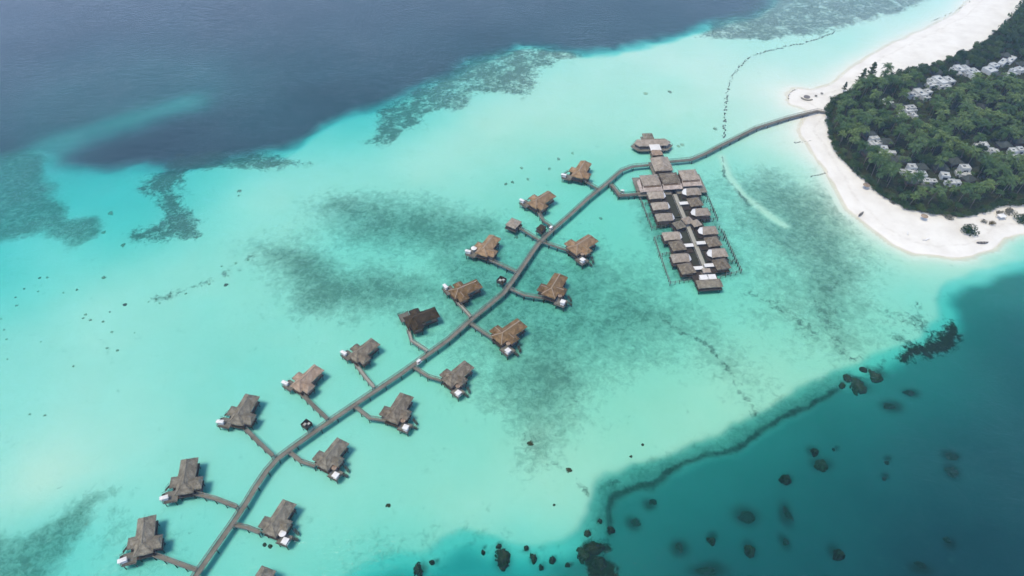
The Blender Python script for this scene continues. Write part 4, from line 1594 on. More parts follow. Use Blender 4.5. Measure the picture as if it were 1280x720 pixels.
def palm_meshes(k):
    rnd = random.Random(100 + k)
    H = 9.5 + rnd.uniform(-1, 1.5)
    lean = rnd.uniform(.2, 1.6)
    la = rnd.uniform(0, 2 * PI)
    tr = MB()
    n = 6
    prev = None
    for i in range(n + 1):
        t = i / n
        q = Vector((math.cos(la) * lean * t * t, math.sin(la) * lean * t * t, H * t))
        if prev is not None:
            tr.tube(prev, q, .19 - .09 * (i - 1) / n, .19 - .09 * i / n, n=6)
        prev = q
    top = prev
    cr = MB()
    nf = 19
    for j in range(nf):
        az = 2 * PI * j / nf * 2.618 + rnd.uniform(-.2, .2)
        el = rnd.uniform(-.35, 1.0) if j > 6 else rnd.uniform(.5, 1.3)
        L = rnd.uniform(3.6, 4.8)
        d = Vector((math.cos(az), math.sin(az), 0))
        sd = Vector((-d.y, d.x, 0))
        pts = []
        p = top.copy()
        e = el
        ns = 6
        for s in range(ns + 1):
            pts.append(p.copy())
            p = p + (d * math.cos(e) + Vector((0, 0, math.sin(e)))) * (L / ns)
            e -= rnd.uniform(.2, .34)
        for s in range(ns):
            a, b = pts[s], pts[s + 1]
            wl = (.55, .9, 1.0, .85, .65, .35)[s] * rnd.uniform(.85, 1.15)
            tx = (b - a) * .55
            for sg in (-1, 1):
                for q in (0, .5):                      # drooping leaflet pairs with gaps between
                    r0 = a + (b - a) * q
                    r1 = a + (b - a) * (q + .4)
                    tip = sd * sg * wl + tx - Vector((0, 0, .38 * wl))
                    v = [r0, r1, r1 + tip * .98, r0 + tip]
                    cr.add(v, [(0, 1, 2, 3)] if sg > 0 else [(3, 2, 1, 0)])
    return tr, cr


def broad_meshes(k, H=7.5, Rr=3.5, n=900, flat=.62):
    rnd = random.Random(300 + k)
    tr = MB()
    tr.tube((0, 0, -.3), (0, 0, H * .45), .28, .2, n=6)
    lobes = []
    for j in range(7):
        az = 2 * PI * j / 7 + rnd.uniform(-.5, .5)
        rr = Rr * rnd.uniform(.3, .72) if j else 0
        c = Vector((math.cos(az) * rr, math.sin(az) * rr, H * rnd.uniform(.52, .8) if j else H * .8))
        r = Rr * rnd.uniform(.38, .58)
        lobes.append((c, r))
        tr.tube((0, 0, H * .4), c - Vector((0, 0, r * .3)), .14, .05, n=5)
    cr = MB()
    for i in range(n):
        c, r = rnd.choice(lobes)
        while True:
            u = Vector((rnd.uniform(-1, 1), rnd.uniform(-1, 1), rnd.uniform(-1, 1)))
            if .2 < u.length < 1:
                break
        u = u.normalized() * (u.length ** .35)
        p = c + Vector((u.x * r, u.y * r, u.z * r * flat * 1.25))
        s = rnd.uniform(.24, .55) * min(1, Rr / 3.2)
        nrm = (u + Vector((rnd.uniform(-.6, .6), rnd.uniform(-.6, .6), rnd.uniform(0, .9)))).normalized()
        a = nrm.orthogonal().normalized()
        a = (Matrix.Rotation(rnd.uniform(0, 2 * PI), 3, nrm) @ a)
        b = nrm.cross(a)
        cr.add([p - a * s, p + b * s * .6 - a * .1 * s, p + a * s, p - b * s * .6 + a * .1 * s], [(0, 1, 2, 3)])
    return tr, cr


def plant(name, trunk_mb, crown_mb, leaf, label, cat, group):
    t = thing(name, label, cat, (0, 0, 0), 0, group)
    part(trunk_mb, 'trunk', M['bark'], t)
    part(crown_mb, 'crown', leaf, t)
    return t


G_P = 'coconut palms of the island forest'
G_B = 'leafy trees of the island forest'
L_P = 'coconut palm with arching feathery fronds growing in the dense island forest'
L_B = 'round crowned dark green leafy tree growing in the dense island forest'
PALMS = [plant('palm_tree', *palm_meshes(k), M['palm_leaf'], L_P, 'palm', G_P) for k in range(6)]
BROADS = [plant('leafy_tree', *broad_meshes(k, H=7.0 + k * .4), M['tree_leaf'], L_B, 'tree', G_B) for k in range(5)]
USED = set()


def place(protos, x, y, s, label=None, group=None, zs=None):
    k = random.randrange(len(protos))
    o = protos[k]
    key = (id(protos), k)
    if key in USED:
        o = copy_tree(o)
    else:
        USED.add(key)
    o.location = (x, y, ground_z(x, y) - .05)
    o.rotation_euler = (random.uniform(-.05, .05), random.uniform(-.05, .05), random.uniform(0, 2 * PI))
    o.scale = (s, s, s * (zs or random.uniform(.85, 1.15)))
    if label:
        o['label'] = label
    if group is not None:
        if group:
            o['group'] = group
        elif 'group' in o:
            del o['group']
    return o


def ground_z(x, y):
    i = np.searchsorted(xs, x) - 1
    j = np.searchsorted(ys, y) - 1
    return float(Z.reshape(ny, nx)[j:j + 2, i:i + 2].max())


# ------------------------------------------------------------------ island buildings
ISLAND_Z = 1.6
CLEAR = []            # (x, y, radius in front, radius)


def island_villa(label, boxes, hips, wall_px=None):
    """boxes: (px, py, size x m, size y m, top z, rot) flat white blocks; hips: (px, py, ax, ay, rot) grey roofs"""
    q = W(*boxes[0][:2], 4.0)
    t = thing('beach_villa', label, 'villa', (q.x, q.y, ISLAND_Z - .1), 0, 'white and grey villas among the island trees')
    rb = random.Random(int(boxes[0][0] * 7))
    parts_ = []
    for (px, py, sx, sy, top, rot) in boxes:
        sx, sy = sx * 1.2, sy * 1.25
        if sx < 6.5:
            parts_.append((px, py, sx, sy, top, rot))
            continue
        cr, sr = math.cos(R(rot)), math.sin(R(rot))
        k = .434 * 1.02
        for ox, oy, lx, ly, dz in ((0, 0, .46, 1, 0), (-.36, rb.uniform(-.22, .1), .3, rb.uniform(.55, .75), -.5), (.37, rb.uniform(-.25, .05), .32, rb.uniform(.5, .8), -.35), (rb.uniform(-.2, .2), -.62, .26, .34, -.9)):
            u, v = ox * sx, oy * sy
            parts_.append((px + (u * cr - v * sr) / k, py - (u * sr + v * cr) / k * .55, lx * sx, ly * sy, top + dz, rot))
    for bi, (px, py, sx, sy, top, rot) in enumerate(parts_):
        c = W(px, py, top)
        CLEAR.append((c.x, c.y, max(sx, sy) / 2))
        mb = MB()
        hgt = top - ISLAND_Z + .3
        mb.box((c.x - q.x, c.y - q.y, hgt / 2 - .2), (sx, sy, hgt), R(rot))
        wb = part(mb, 'wall', M['white_plaster'], t)
        # parapet and roof terrace
        mb = MB()
        cr, sr = math.cos(R(rot)), math.sin(R(rot))
        for ox, oy, lx, ly in ((0, sy / 2 - .1, sx, .2), (0, -sy / 2 + .1, sx, .2), (sx / 2 - .1, 0, .2, sy - .42), (-sx / 2 + .1, 0, .2, sy - .42)):
            mb.box((c.x - q.x + ox * cr - oy * sr, c.y - q.y + ox * sr + oy * cr, hgt + .02), (lx + .02, ly + .02, .44), R(rot))
        part(mb, 'parapet', M['white_plaster'], wb)
        if sx * sy > 9:
            mb = MB()
            mb.box((c.x - q.x + rb.uniform(-.15, .15) * sx, c.y - q.y + rb.uniform(-.1, .15) * sy, hgt - .1), (sx * .3, sy * .2, .3), R(rot))
            part(mb, 'skylight', M['glass'], wb)
        mb = MB()
        ox, oy = 0, -sy / 2 - .02
        mb.box((c.x - q.x + ox * cr - oy * sr, c.y - q.y + ox * sr + oy * cr, hgt * .45), (sx * .5, .1, hgt * .5), R(rot))
        wn = part(mb, 'window', M['timber_dark'], t)
        mb = MB()
        mb.box((c.x - q.x + ox * cr - (oy - .03) * sr, c.y - q.y + ox * sr + (oy - .03) * cr, hgt * .45), (sx * .44, .1, hgt * .42), R(rot))
        part(mb, 'pane', M['glass'], wn)
    for (px, py, ax, ay, rot) in hips:
        ax, ay = ax * .85, ay * .85
        c = W(px, py, 4.6)
        CLEAR.append((c.x, c.y, -min(ax, ay) * .55))
        mb = MB()
        mb.hip((c.x - q.x, c.y - q.y), ax, ay, 2.3, 2.3, -(ax - ay) if ax > ay else (ay - ax), rz=R(rot))
        part(mb, 'roof', M['grey_shingle'], t)
        mb = MB()
        mb.box((c.x - q.x, c.y - q.y, 1.05), (ax * 1.6, ay * 1.6, 2.6), R(rot))
        part(mb, 'wall', M['wall_timber'], t)
    return t


island_villa('white villa deepest at the forest edge by the boardwalk end, two grey roofs', [(1094, 177.5, 5.5, 5.0, 4.2, 10), (1090.5, 172.5, 2.2, 2.4, 5.0, 10), (1096, 172, 2.0, 2.2, 5.0, 10)], [(1087.5, 166, 4.6, 3.6, 10), (1088, 188.5, 4.6, 3.8, 10)])
island_villa('small white villa with one square dormer, right beside the forest edge villa', [(1108.5, 190, 8.0, 3.0, 3.8, -8), (1105.5, 184, 3.0, 2.6, 4.8, -8)], [(1109, 175.5, 4.2, 3.6, 0), (1112, 198, 4.6, 3.4, -5)])
island_villa('long white villa with a small raised block, nearest the sandy point', [(1138.5, 215, 9.0, 3.6, 3.6, -4), (1140.5, 207.5, 3.6, 3.2, 4.8, -4)], [(1130, 198, 4.8, 3.6, -10), (1140.5, 225, 4.0, 3.0, -4)])
island_villa('white villa stepped just below the long one', [(1158.5, 225.5, 8.6, 3.2, 3.6, -3), (1153, 217, 3.6, 3.6, 4.6, -3)], [(1152, 207, 4.2, 3.4, 0), (1160, 233, 3.8, 2.4, 0)])
island_villa('white villa with a dark courtyard, east of the stepped one', [(1190.8, 227, 6.8, 3.4, 3.6, -2), (1181.8, 218, 3.8, 3.2, 4.2, -12)], [(1176, 208, 5.0, 3.4, 0), (1194, 200, 4.6, 3.8, 10)])
island_villa('white domed top villa beside the dark courtyard', [(1206.8, 208.5, 4.2, 3.4, 5.2, 0), (1204, 216, 6.6, 4.6, 3.2, -14)], [(1212, 222, 3.8, 3.2, 20)])
island_villa('pale villa with a long low roof, fifth along the lower row', [(1240.5, 187.5, 5.6, 3.2, 3.8, -4), (1230.5, 180, 3.4, 3.4, 4.8, -4), (1222, 181, 3.0, 2.0, 3.8, -4)], [(1256, 179.5, 4.6, 3.6, 5)])
island_villa('pale villa with twin raised blocks at the picture edge', [(1269.5, 195, 7.8, 2.6, 3.6, 4), (1267, 187.5, 3.2, 3.2, 4.8, 4), (1276, 186, 3.0, 3.2, 4.8, 4)], [(1274, 175, 4.4, 3.4, 0)])
island_villa('white villa lowest of the upper row, beside a pale path', [(1134, 136, 7.5, 5.5, 4.2, 8), (1130.5, 143.5, 4.5, 3.2, 3.6, 8), (1142.5, 143, 2.2, 4.2, 3.6, 8), (1140, 133.5, 3.4, 3.0, 4.8, 8)], [(1124, 131.5, 4.4, 3.2, -12)])
island_villa('white villa second of the upper row with a dark gap in front', [(1151, 115, 9.5, 7.0, 4.2, 18), (1140, 118, 5.0, 4.0, 3.4, 18), (1158, 121, 3.0, 3.4, 3.6, 18)], [(1147, 106, 3.8, 2.6, 20)])
island_villa('largest white villa, third of the upper row below a grey roof', [(1176, 99.5, 10.5, 8.0, 4.4, 18), (1164.5, 105, 5.0, 4.2, 3.6, 18), (1184, 107, 3.0, 3.6, 3.8, 18)], [(1171.5, 89, 4.8, 3.2, 10)])
island_villa('white villa fourth of the upper row below a dark roof', [(1200, 85, 8.0, 6.5, 4.2, 14), (1213, 88, 6.4, 6.6, 4.0, 14), (1216.5, 95, 2.6, 3.0, 3.6, 14)], [(1206, 77.5, 5.2, 3.2, 0)])
island_villa('bluish white villa fifth of the upper row', [(1238, 86.5, 5.4, 5.8, 4.2, 24), (1243, 81, 4.2, 4.0, 4.6, 24)], [(1249, 92, 3.2, 2.4, 0)])
island_villa('pale timber decked villa uppermost in the forest', [(1254, 77, 3.2, 8.0, 3.6, -46), (1264, 74, 3.2, 8.5, 3.6, -46)], [(1258, 68, 3.6, 2.6, -10)])
island_villa('long white villa running to the picture edge', [(1262, 93, 7.0, 3.6, 3.6, 24), (1275, 86, 9.0, 4.0, 4.2, 24)], [(1278, 79, 4.0, 2.8, 10)])
island_villa('faint greyish villa half hidden among trees in the forest middle', [(1222, 136, 3.6, 2.6, 3.8, -30)], [(1226, 132, 4.4, 3.2, -20)])
island_villa('narrow pale roofed hut beside the upper row, set on a slant', [(1110, 126.5, 2.2, 5.2, 3.6, 42)], [(1118, 131, 3.2, 2.6, 40)])

# ------------------------------------------------------------------ forest
Pf = FOREST_W
lo, hi = Pf.min(0), Pf.max(0)
pts = []
cell = {}
DMIN = 4.0
tries = 0
while tries < 26000:
    tries += 1
    x, y = random.uniform(lo[0], hi[0]), random.uniform(lo[1], hi[1])
    key = (int(x // DMIN), int(y // DMIN))
    if any((x - a) ** 2 + (y - b) ** 2 < DMIN ** 2 for i in (-1, 0, 1) for j in (-1, 0, 1) for a, b in cell.get((key[0] + i, key[1] + j), ())):
        continue
    cell.setdefault(key, []).append((x, y))
    pts.append((x, y))
PX_, PY_ = np.array([p[0] for p in pts]), np.array([p[1] for p in pts])
sd = sdf(PX_, PY_, Pf)
cand = [(y, x, s) for x, y, s in zip(PX_, PY_, sd) if s > .4]
cand.sort()
n_palm = n_broad = 0
stuff_trees = []
for y, x, s in cand:
    blocked = False
    scale = 1.0
    for cx, cyy, r in CLEAR:
        dx, dy = x - cx, y - cyy
        if r < 0:
            if dx * dx + dy * dy < (r * 1.5) ** 2:
                blocked = True
                break
            continue
        # along the viewing direction a crown in front hides what lies behind it
        if abs(dx) < r + 1.4 and -r - 1.0 < dy < r + 1.0:
            blocked = True
            break
        if abs(dx) < r + 2.6 and -r - 14 < dy <= 0:
            scale = min(scale, .36 if dy > -r - 8 else .6)
    if blocked:
        continue
    visible = x / max(y, 1) < (640 / FOC) * (CAM_H * math.sin(PITCH) + y * math.cos(PITCH)) / y * 1.04
    palm = random.random() < (.66 if s > 5 else .3)
    if visible and palm and n_palm >= 292:
        palm = False
    elif visible and not palm and n_broad >= 292:
        palm = True
    if not visible or (palm and n_palm >= 292) or (not palm and n_broad >= 292):
        stuff_trees.append((x, y, scale))
        continue
    if s < 4:
        scale *= random.uniform(.6, .95)
    if palm:
        place(PALMS, x, y, scale * random.uniform(.8, 1.12))
        n_palm += 1
    else:
        place(BROADS, x, y, scale * random.uniform(.55, .95), zs=random.uniform(.6, .8) if s < 4 else None)
        n_broad += 1
print('forest', n_palm, n_broad, len(stuff_trees))
FOREST_COUNT = (n_palm, n_broad, len(stuff_trees))


def conifer_meshes(k, H=13.0, Rr=3.6, n=1100):
    rnd = random.Random(700 + k)
    tr = MB()
    tr.tube((0, 0, -.3), (0, 0, H * .95), .26, .04, n=6)
    cr = MB()
    for i in range(26):
        t = .2 + .78 * i / 26
        z = H * t
        L = Rr * (1.08 - t) * rnd.uniform(.6, 1.25)
        az = i * 2.4 + rnd.uniform(-.4, .4)
        d = Vector((math.cos(az), math.sin(az), rnd.uniform(.05, .5)))
        tr.tube((0, 0, z), Vector((0, 0, z)) + d * L, .06, .02, n=4)
        for j in range(n // 26):
            q = Vector((0, 0, z)) + d * L * rnd.uniform(.2, 1.08) + Vector((rnd.gauss(0, .28), rnd.gauss(0, .28), rnd.gauss(0, .25)))
            s = rnd.uniform(.28, .55)
            nrm = Vector((rnd.uniform(-1, 1), rnd.uniform(-1, 1), rnd.uniform(.1, 1))).normalized()
            a = Matrix.Rotation(rnd.uniform(0, PI), 3, nrm) @ nrm.orthogonal().normalized()
            b = nrm.cross(a)
            cr.add([q - a * s, q + b * s * .5, q + a * s, q - b * s * .5], [(0, 1, 2, 3)])
    return tr, cr


for k, (px, py, s, lb) in enumerate([(1072.5, 110, 1.0, 'slender ragged conifer rising above the forest edge, slightly shorter of two'), (1084, 105, 1.12, 'tallest ragged conifer rising above the forest edge by the beach'), (1053.5, 116, .55, 'short dark conifer at the forest tip beside the boardwalk beach')]):
    q = W(px, py, 0)
    t = plant('conifer_tree', *conifer_meshes(k), M['tree_leaf'], lb, 'tree', None)
    t.location = (q.x, q.y, ground_z(q.x, q.y) - .05)
    t.scale = (s, s, s)

# low shrubs fringing the forest where it meets the sand
SHRUBS = []
for k in range(4):
    t_, c_ = broad_meshes(80 + k, H=3.0, Rr=2.3, n=330, flat=.6)
    SHRUBS.append(plant('leafy_shrub', t_, c_, M['tree_leaf'], 'low dense green shrub fringing the island forest where it meets the sand', 'shrub', 'shrubs along the forest edge'))
edge = resample([Vector((x, y, 0)) for x, y in Pf[4:-3]], 2.6)
for q in edge:
    place(SHRUBS, q.x + random.uniform(-.9, .9), q.y + random.uniform(-.9, .9), random.uniform(.65, 1.15))

# trees of the part of the island beyond the picture: one mass
mb = MB()
rnd = random.Random(5)
for x, y, s in stuff_trees[:700]:
    for i in range(46):
        u = Vector((rnd.gauss(0, 1), rnd.gauss(0, 1), rnd.gauss(0, .7))).normalized()
        p_ = Vector((x, y, 5.6 * s)) + Vector((u.x * 2.8, u.y * 2.8, u.z * 1.9)) * s
        r_ = rnd.uniform(.6, 1.1)
        nrm = (u + Vector((rnd.uniform(-.5, .5), rnd.uniform(-.5, .5), .5))).normalized()
        a = nrm.orthogonal().normalized()
        b = nrm.cross(a)
        mb.add([p_ - a * r_, p_ + b * r_ * .6, p_ + a * r_, p_ - b * r_ * .6], [(0, 1, 2, 3)])
if stuff_trees:
    tag(mb.build('distant_trees', M['tree_leaf']), 'mass of island trees running on past the picture edge', 'trees', kind='stuff')

# undergrowth on the forest floor
mb = MB()
rnd = random.Random(9)
ux = np.array([rnd.uniform(lo[0], hi[0]) for _ in range(20000)])
uy = np.array([rnd.uniform(lo[1], hi[1]) for _ in range(20000)])
us = sdf(ux, uy, Pf)
for x, y, s in zip(ux, uy, us):
    if s < -.5 or any(abs(x - cx) < abs(r) + .8 and abs(y - cyy) < abs(r) + .5 for cx, cyy, r in CLEAR):
        continue
    zz = ISLAND_Z * min(1, .5 + s / 10)
    for k in range(3):
        p_ = Vector((x + rnd.uniform(-.7, .7), y + rnd.uniform(-.7, .7), zz + rnd.uniform(.3, 1.3) * min(1, .4 + s / 8)))
        r_ = rnd.uniform(.3, .65)
        nrm = Vector((rnd.uniform(-1, 1), rnd.uniform(-1, 1), 1)).normalized()
        a = Matrix.Rotation(rnd.uniform(0, PI), 3, nrm) @ nrm.orthogonal().normalized()
        b = nrm.cross(a)
        mb.add([p_ - a * r_, p_ + b * r_ * .55, p_ + a * r_, p_ - b * r_ * .55], [(0, 1, 2, 3)])
tag(mb.build('undergrowth', M['tree_leaf']), 'low tangled shrubs covering the forest floor of the island', 'undergrowth', kind='stuff')

# bushes on the sand
BUSH = [
    (1211, 287, 4.6, 3.6, 'tree_leaf', 'large round dark green bush standing alone on the white beach'),
    (1277, 272, 4.0, 3.2, 'tree_leaf', 'dark green bush on the beach at the picture edge'),
    (1239.5, 277, 1.9, 2.4, 'rust_leaf', 'small rusty green bush beside the grey beach scrub'),
    (1229.5, 274.5, 1.7, 1.8, 'scrub_leaf', 'small greyish bush between the large round bush and the rusty one'),
    (1185, 270, 2.6, 1.6, 'scrub_leaf', 'low pale grey scrub at the forest foot above the sandy point'),
    (1116, 251, 2.0, 1.2, 'scrub_leaf', 'low grey scrub at the forest foot halfway down the curved beach'),
    (1049, 190, 2.2, 2.0, 'rust_leaf', 'brownish bush at the forest edge near the boardwalk end'),
    (1250, 265, 2.6, 1.5, 'scrub_leaf', 'dry grey scrub in front of the trees near the picture edge'),
    (1262, 262, 3.0, 1.7, 'scrub_leaf', 'wider dry grey scrub beside the white beach tent'),
]
for i, (px, py, r, h, lf, lb) in enumerate(BUSH):
    tr_, cr_ = broad_meshes(50 + i, H=h * 1.15, Rr=r, n=int(140 * r), flat=.5)
    t = plant('beach_bush', tr_, cr_, M[lf], lb, 'bush', 'bushes along the beach')
    q = W(px, py + 3, 1)
    t.location = (q.x, q.y, ground_z(q.x, q.y) - h * .3)

# ------------------------------------------------------------------ beach things
for px, py, lb, r in ((1082.5, 233, 'round straw parasol alone on the curved beach below the forest', 1.9), (1154.5, 272.5, 'round straw parasol at the forest foot above the sandy point', 1.8)):
    q = W(px, py, 2.4)
    parasol((q.x, q.y, ground_z(q.x, q.y)), lb, r, M['ridge'], 'straw parasols on the beach', 2.3)


def boat(label, px, py, L, rz, mat, cat='boat'):
    q = W(px, py, .6)
    t = thing('boat', label, cat, (q.x, q.y, max(ground_z(q.x, q.y), -.05)), rz, None)
    secs = [(-.5, .1, .5), (-.38, .75, .32), (-.1, 1, .22), (.2, .95, .22), (.4, .55, .35), (.5, .04, .62)]
    Wd = L * .13
    vs = []
    for x, w_, k in secs:
        vs += [(x * L, -w_ * Wd, .55 + (k - .2) * .9), (x * L, -w_ * Wd * .55, k - .2), (x * L, w_ * Wd * .55, k - .2), (x * L, w_ * Wd, .55 + (k - .2) * .9)]
    fs = []
    for i in range(len(secs) - 1):
        for k in range(3):
            fs.append((i * 4 + k, (i + 1) * 4 + k, (i + 1) * 4 + k + 1, i * 4 + k + 1))
    mb = MB()
    mb.add(vs, fs)
    mb.add([(x, y * .9, z + .08) for x, y, z in vs], [tuple(reversed(f)) for f in fs])
    part(mb, 'hull', mat, t)
    for sx in (-.22, .05, .28):
        mb = MB()
        mb.box((sx * L, 0, .52), (.3, Wd * 1.5, .06))
        part(mb, 'thwart', M['timber_pale'], t)
    return t


boat('dark wooden boat drawn up on the sand below the round bush', 1227.5, 304, 6.0, .02, M['hull'])
boat('narrow dark canoe at the waterline of the curved beach', 1076, 268, 5.0, .75, M['hull'], 'canoe')


def lounger(label, px, py, rz):
    q = W(px, py, .5)
    t = thing('sun_lounger', label, 'sun lounger', (q.x, q.y, ground_z(q.x, q.y)), rz, 'sun loungers on the beach')
    mb = MB()
    mb.box((-.3, 0, .34), (1.4, .7, .1))
    part(mb, 'seat', M['white'], t)
    mb = MB()
    mb.add([(.4, -.35, .3), (.4, .35, .3), (1.0, .35, .75), (1.0, -.35, .75), (.4, -.35, .4), (.4, .35, .4), (.95, .35, .85), (.95, -.35, .85)], [(0, 1, 2, 3), (7, 6, 5, 4), (0, 4, 5, 1), (1, 5, 6, 2), (2, 6, 7, 3), (3, 7, 4, 0)])
    part(mb, 'backrest', M['white'], t)
    mb = MB()
    mb.box((0, 0, .14), (.08, .08, .3))
    l0 = part(mb, 'leg', M['timber_dark'], t)
    l0.location = (-.9, .28, 0)
    for x, y in ((-.9, -.28), (.35, .28), (.35, -.28)):
        linked(l0, 'leg', t, (x, y, 0))
    return t


for i, (px, py) in enumerate([(1155.5, 301), (1159, 300), (1075, 222.5), (1134, 293)]):
    lounger(['white lounger on the sandy point, western of the close pair', 'white lounger on the sandy point, eastern of the close pair', 'lone lounger on the sand near the straw parasol', 'lone lounger on the open sand midway to the pair'][i], px, py, .4 * i)
q = W(1251.5, 271, 2)
t = thing('beach_tent', 'white open beach tent between the dry scrub and the rusty bush', 'tent', (q.x, q.y, ground_z(q.x, q.y)), .2)
mb = MB()
mb.add([(-2, -1.5, 2.0), (2, -1.5, 2.0), (2, 1.5, 2.0), (-2, 1.5, 2.0), (0, 0, 3.0), (0, 0, 2.85)], [(0, 1, 4), (1, 2, 4), (2, 3, 4), (3, 0, 4), (1, 0, 5), (2, 1, 5), (3, 2, 5), (0, 3, 5)])
part(mb, 'cloth', M['white'], t)
mb = MB()
mb.tube((0, 0, 0), (0, 0, 2.02), .05, n=5)
p0 = part(mb, 'pole', M['timber_dark'], t)
p0.location = (-1.9, -1.4, 0)
for x, y in ((1, -1), (1, 1), (-1, 1)):
    linked(p0, 'pole', t, (1.9 * x, 1.4 * y, 0))


def rock_line(name, label, cat, pts, width, z, size=.7, gap=.0, seed=0, mat='rock', dens=1.0):
    rnd = random.Random(seed)
    P = [W(x, y, z) for x, y in pts]
    P = [Vector((q.x, q.y, 0)) for q in P]
    o = P[0].copy()
    Pr = resample([q - o for q in P], size * .8 / dens)
    bm = bmesh.new()
    for q in Pr:
        if rnd.random() < gap * (.5 + vn1(q.x * .11 + seed, q.y * .11)):
            continue
        for k in range(max(1, int(width / size))):
            s = size * rnd.uniform(.55, 1.15)
            mt = Matrix.Translation((q.x + rnd.uniform(-width, width) / 2, q.y + rnd.uniform(-width, width) / 2, z + rnd.uniform(-.5, .1) * size)) @ Matrix.Rotation(rnd.uniform(0, 6), 4, Vector((rnd.random(), rnd.random(), 1)).normalized()) @ Matrix.Diagonal((s * rnd.uniform(.7, 1.3), s, s * .7, 1))
            r = bmesh.ops.create_icosphere(bm, subdivisions=1, radius=.62, matrix=mt)
            for v in r['verts']:
                v.co += Vector((rnd.uniform(-.1, .1), rnd.uniform(-.1, .1), rnd.uniform(-.08, .08))) * s
    me = bpy.data.meshes.new(name)
    bm.to_mesh(me)
    bm.free()
    me.materials.append(M[mat])
    ob = bpy.data.objects.new(name, me)
    COL.objects.link(ob)
    ob.location = o
    return tag(ob, label, cat)


def vn1(x, y):
    return float(vnoise(np.array([x]), np.array([y]), 1.0, 3)[0])


rock_line('breakwater', 'long curving rock breakwater in the shallows beyond the beach walkway', 'breakwater',
          [(905, 172), (905.5, 158), (907, 140), (908, 122), (911, 108), (915, 96), (924, 83), (938, 71), (957, 64), (980, 58.5), (1004, 54), (1020, 49), (1036, 43), (1050, 38)], 1.8, -.12, 1.0, .28, 3)
rock_line('breakwater', 'short straight rock line in the shallows beside the far beach', 'breakwater', [(1164, 27), (1178, 21), (1195, 13), (1214, 2)], 1.0, -.1, .8, .45, 4)
rock_line('groyne', 'low dark groyne crossing the beach just below the boardwalk', 'groyne', [(993, 178.5), (1004, 177), (1018, 175.5)], 1.1, .02, .7, .05, 5)
rock_line('groyne', 'broken dark groyne in two pieces farther down the curved beach', 'groyne', [(1014, 220), (1022, 218.5), (1029, 217), (1032, 216.6), (1040, 214)], 1.2, .05, .75, .12, 6)
rock_line('sea_wall', 'short curved rock wall round the tip of the sand spit', 'wall', [(985.5, 124), (985.5, 119.5), (988, 115.5), (993, 112.8), (997, 112)], 1.0, .1, .7, .05, 7)
rock_line('groyne', 'faint line of stones in shallow water near the picture edge', 'groyne', [(1250, 286), (1256, 285.5), (1264, 286.5)], .9, -.05, .7, .3, 8)
rock_line('groyne', 'second faint line of stones nearest the picture edge', 'groyne', [(1266, 289), (1277, 289.8)], .7, -.05, .6, .3, 9)
# ring of seats sunk in the spit
q = W(1008.5, 121.5, .8)
t = thing('fire_pit', 'round sunken fire pit ringed with seats on the sand spit', 'fire pit', (q.x, q.y, ground_z(q.x, q.y)))
for nm, r0, r1, z0_, z1_, mt, a0, a1 in (('hearth', 0, 2.0, .02, .35, 'hull', 0, 2 * PI), ('bench', 3.6, 4.4, .02, .45, 'timber', -2.9, -.9)):
    mb = MB()
    n = 22
    vs = []
    for k in range(n + 1):
        an = a0 + (a1 - a0) * k / n
        for rr, zz in ((r0, z0_), (r1, z0_), (r1, z1_), (r0, z1_)):
            vs.append((rr * math.cos(an), rr * math.sin(an), zz))
    fs = [(i * 4 + k, (i + 1) * 4 + k, (i + 1) * 4 + (k + 1) % 4, i * 4 + (k + 1) % 4) for i in range(n) for k in range(4)]
    mb.add(vs, fs)
    part(mb, nm, M[mt], t)
for px, py, lb in ((1019.5, 121, 'small grey table beside the fire pit on the sand spit'), (1027, 117.5, 'small dark table near the trees at the sand spit')):
    q = W(px, py, .8)
    t = thing('table', lb, 'table', (q.x, q.y, ground_z(q.x, q.y)))
    mb = MB()
    mb.tube((0, 0, .68), (0, 0, .76), .9, n=14)
    part(mb, 'table_top', M['timber'], t)
    mb = MB()
    mb.tube((0, 0, -.05), (0, 0, .69), .09, n=6)
    part(mb, 'leg', M['timber_dark'], t)

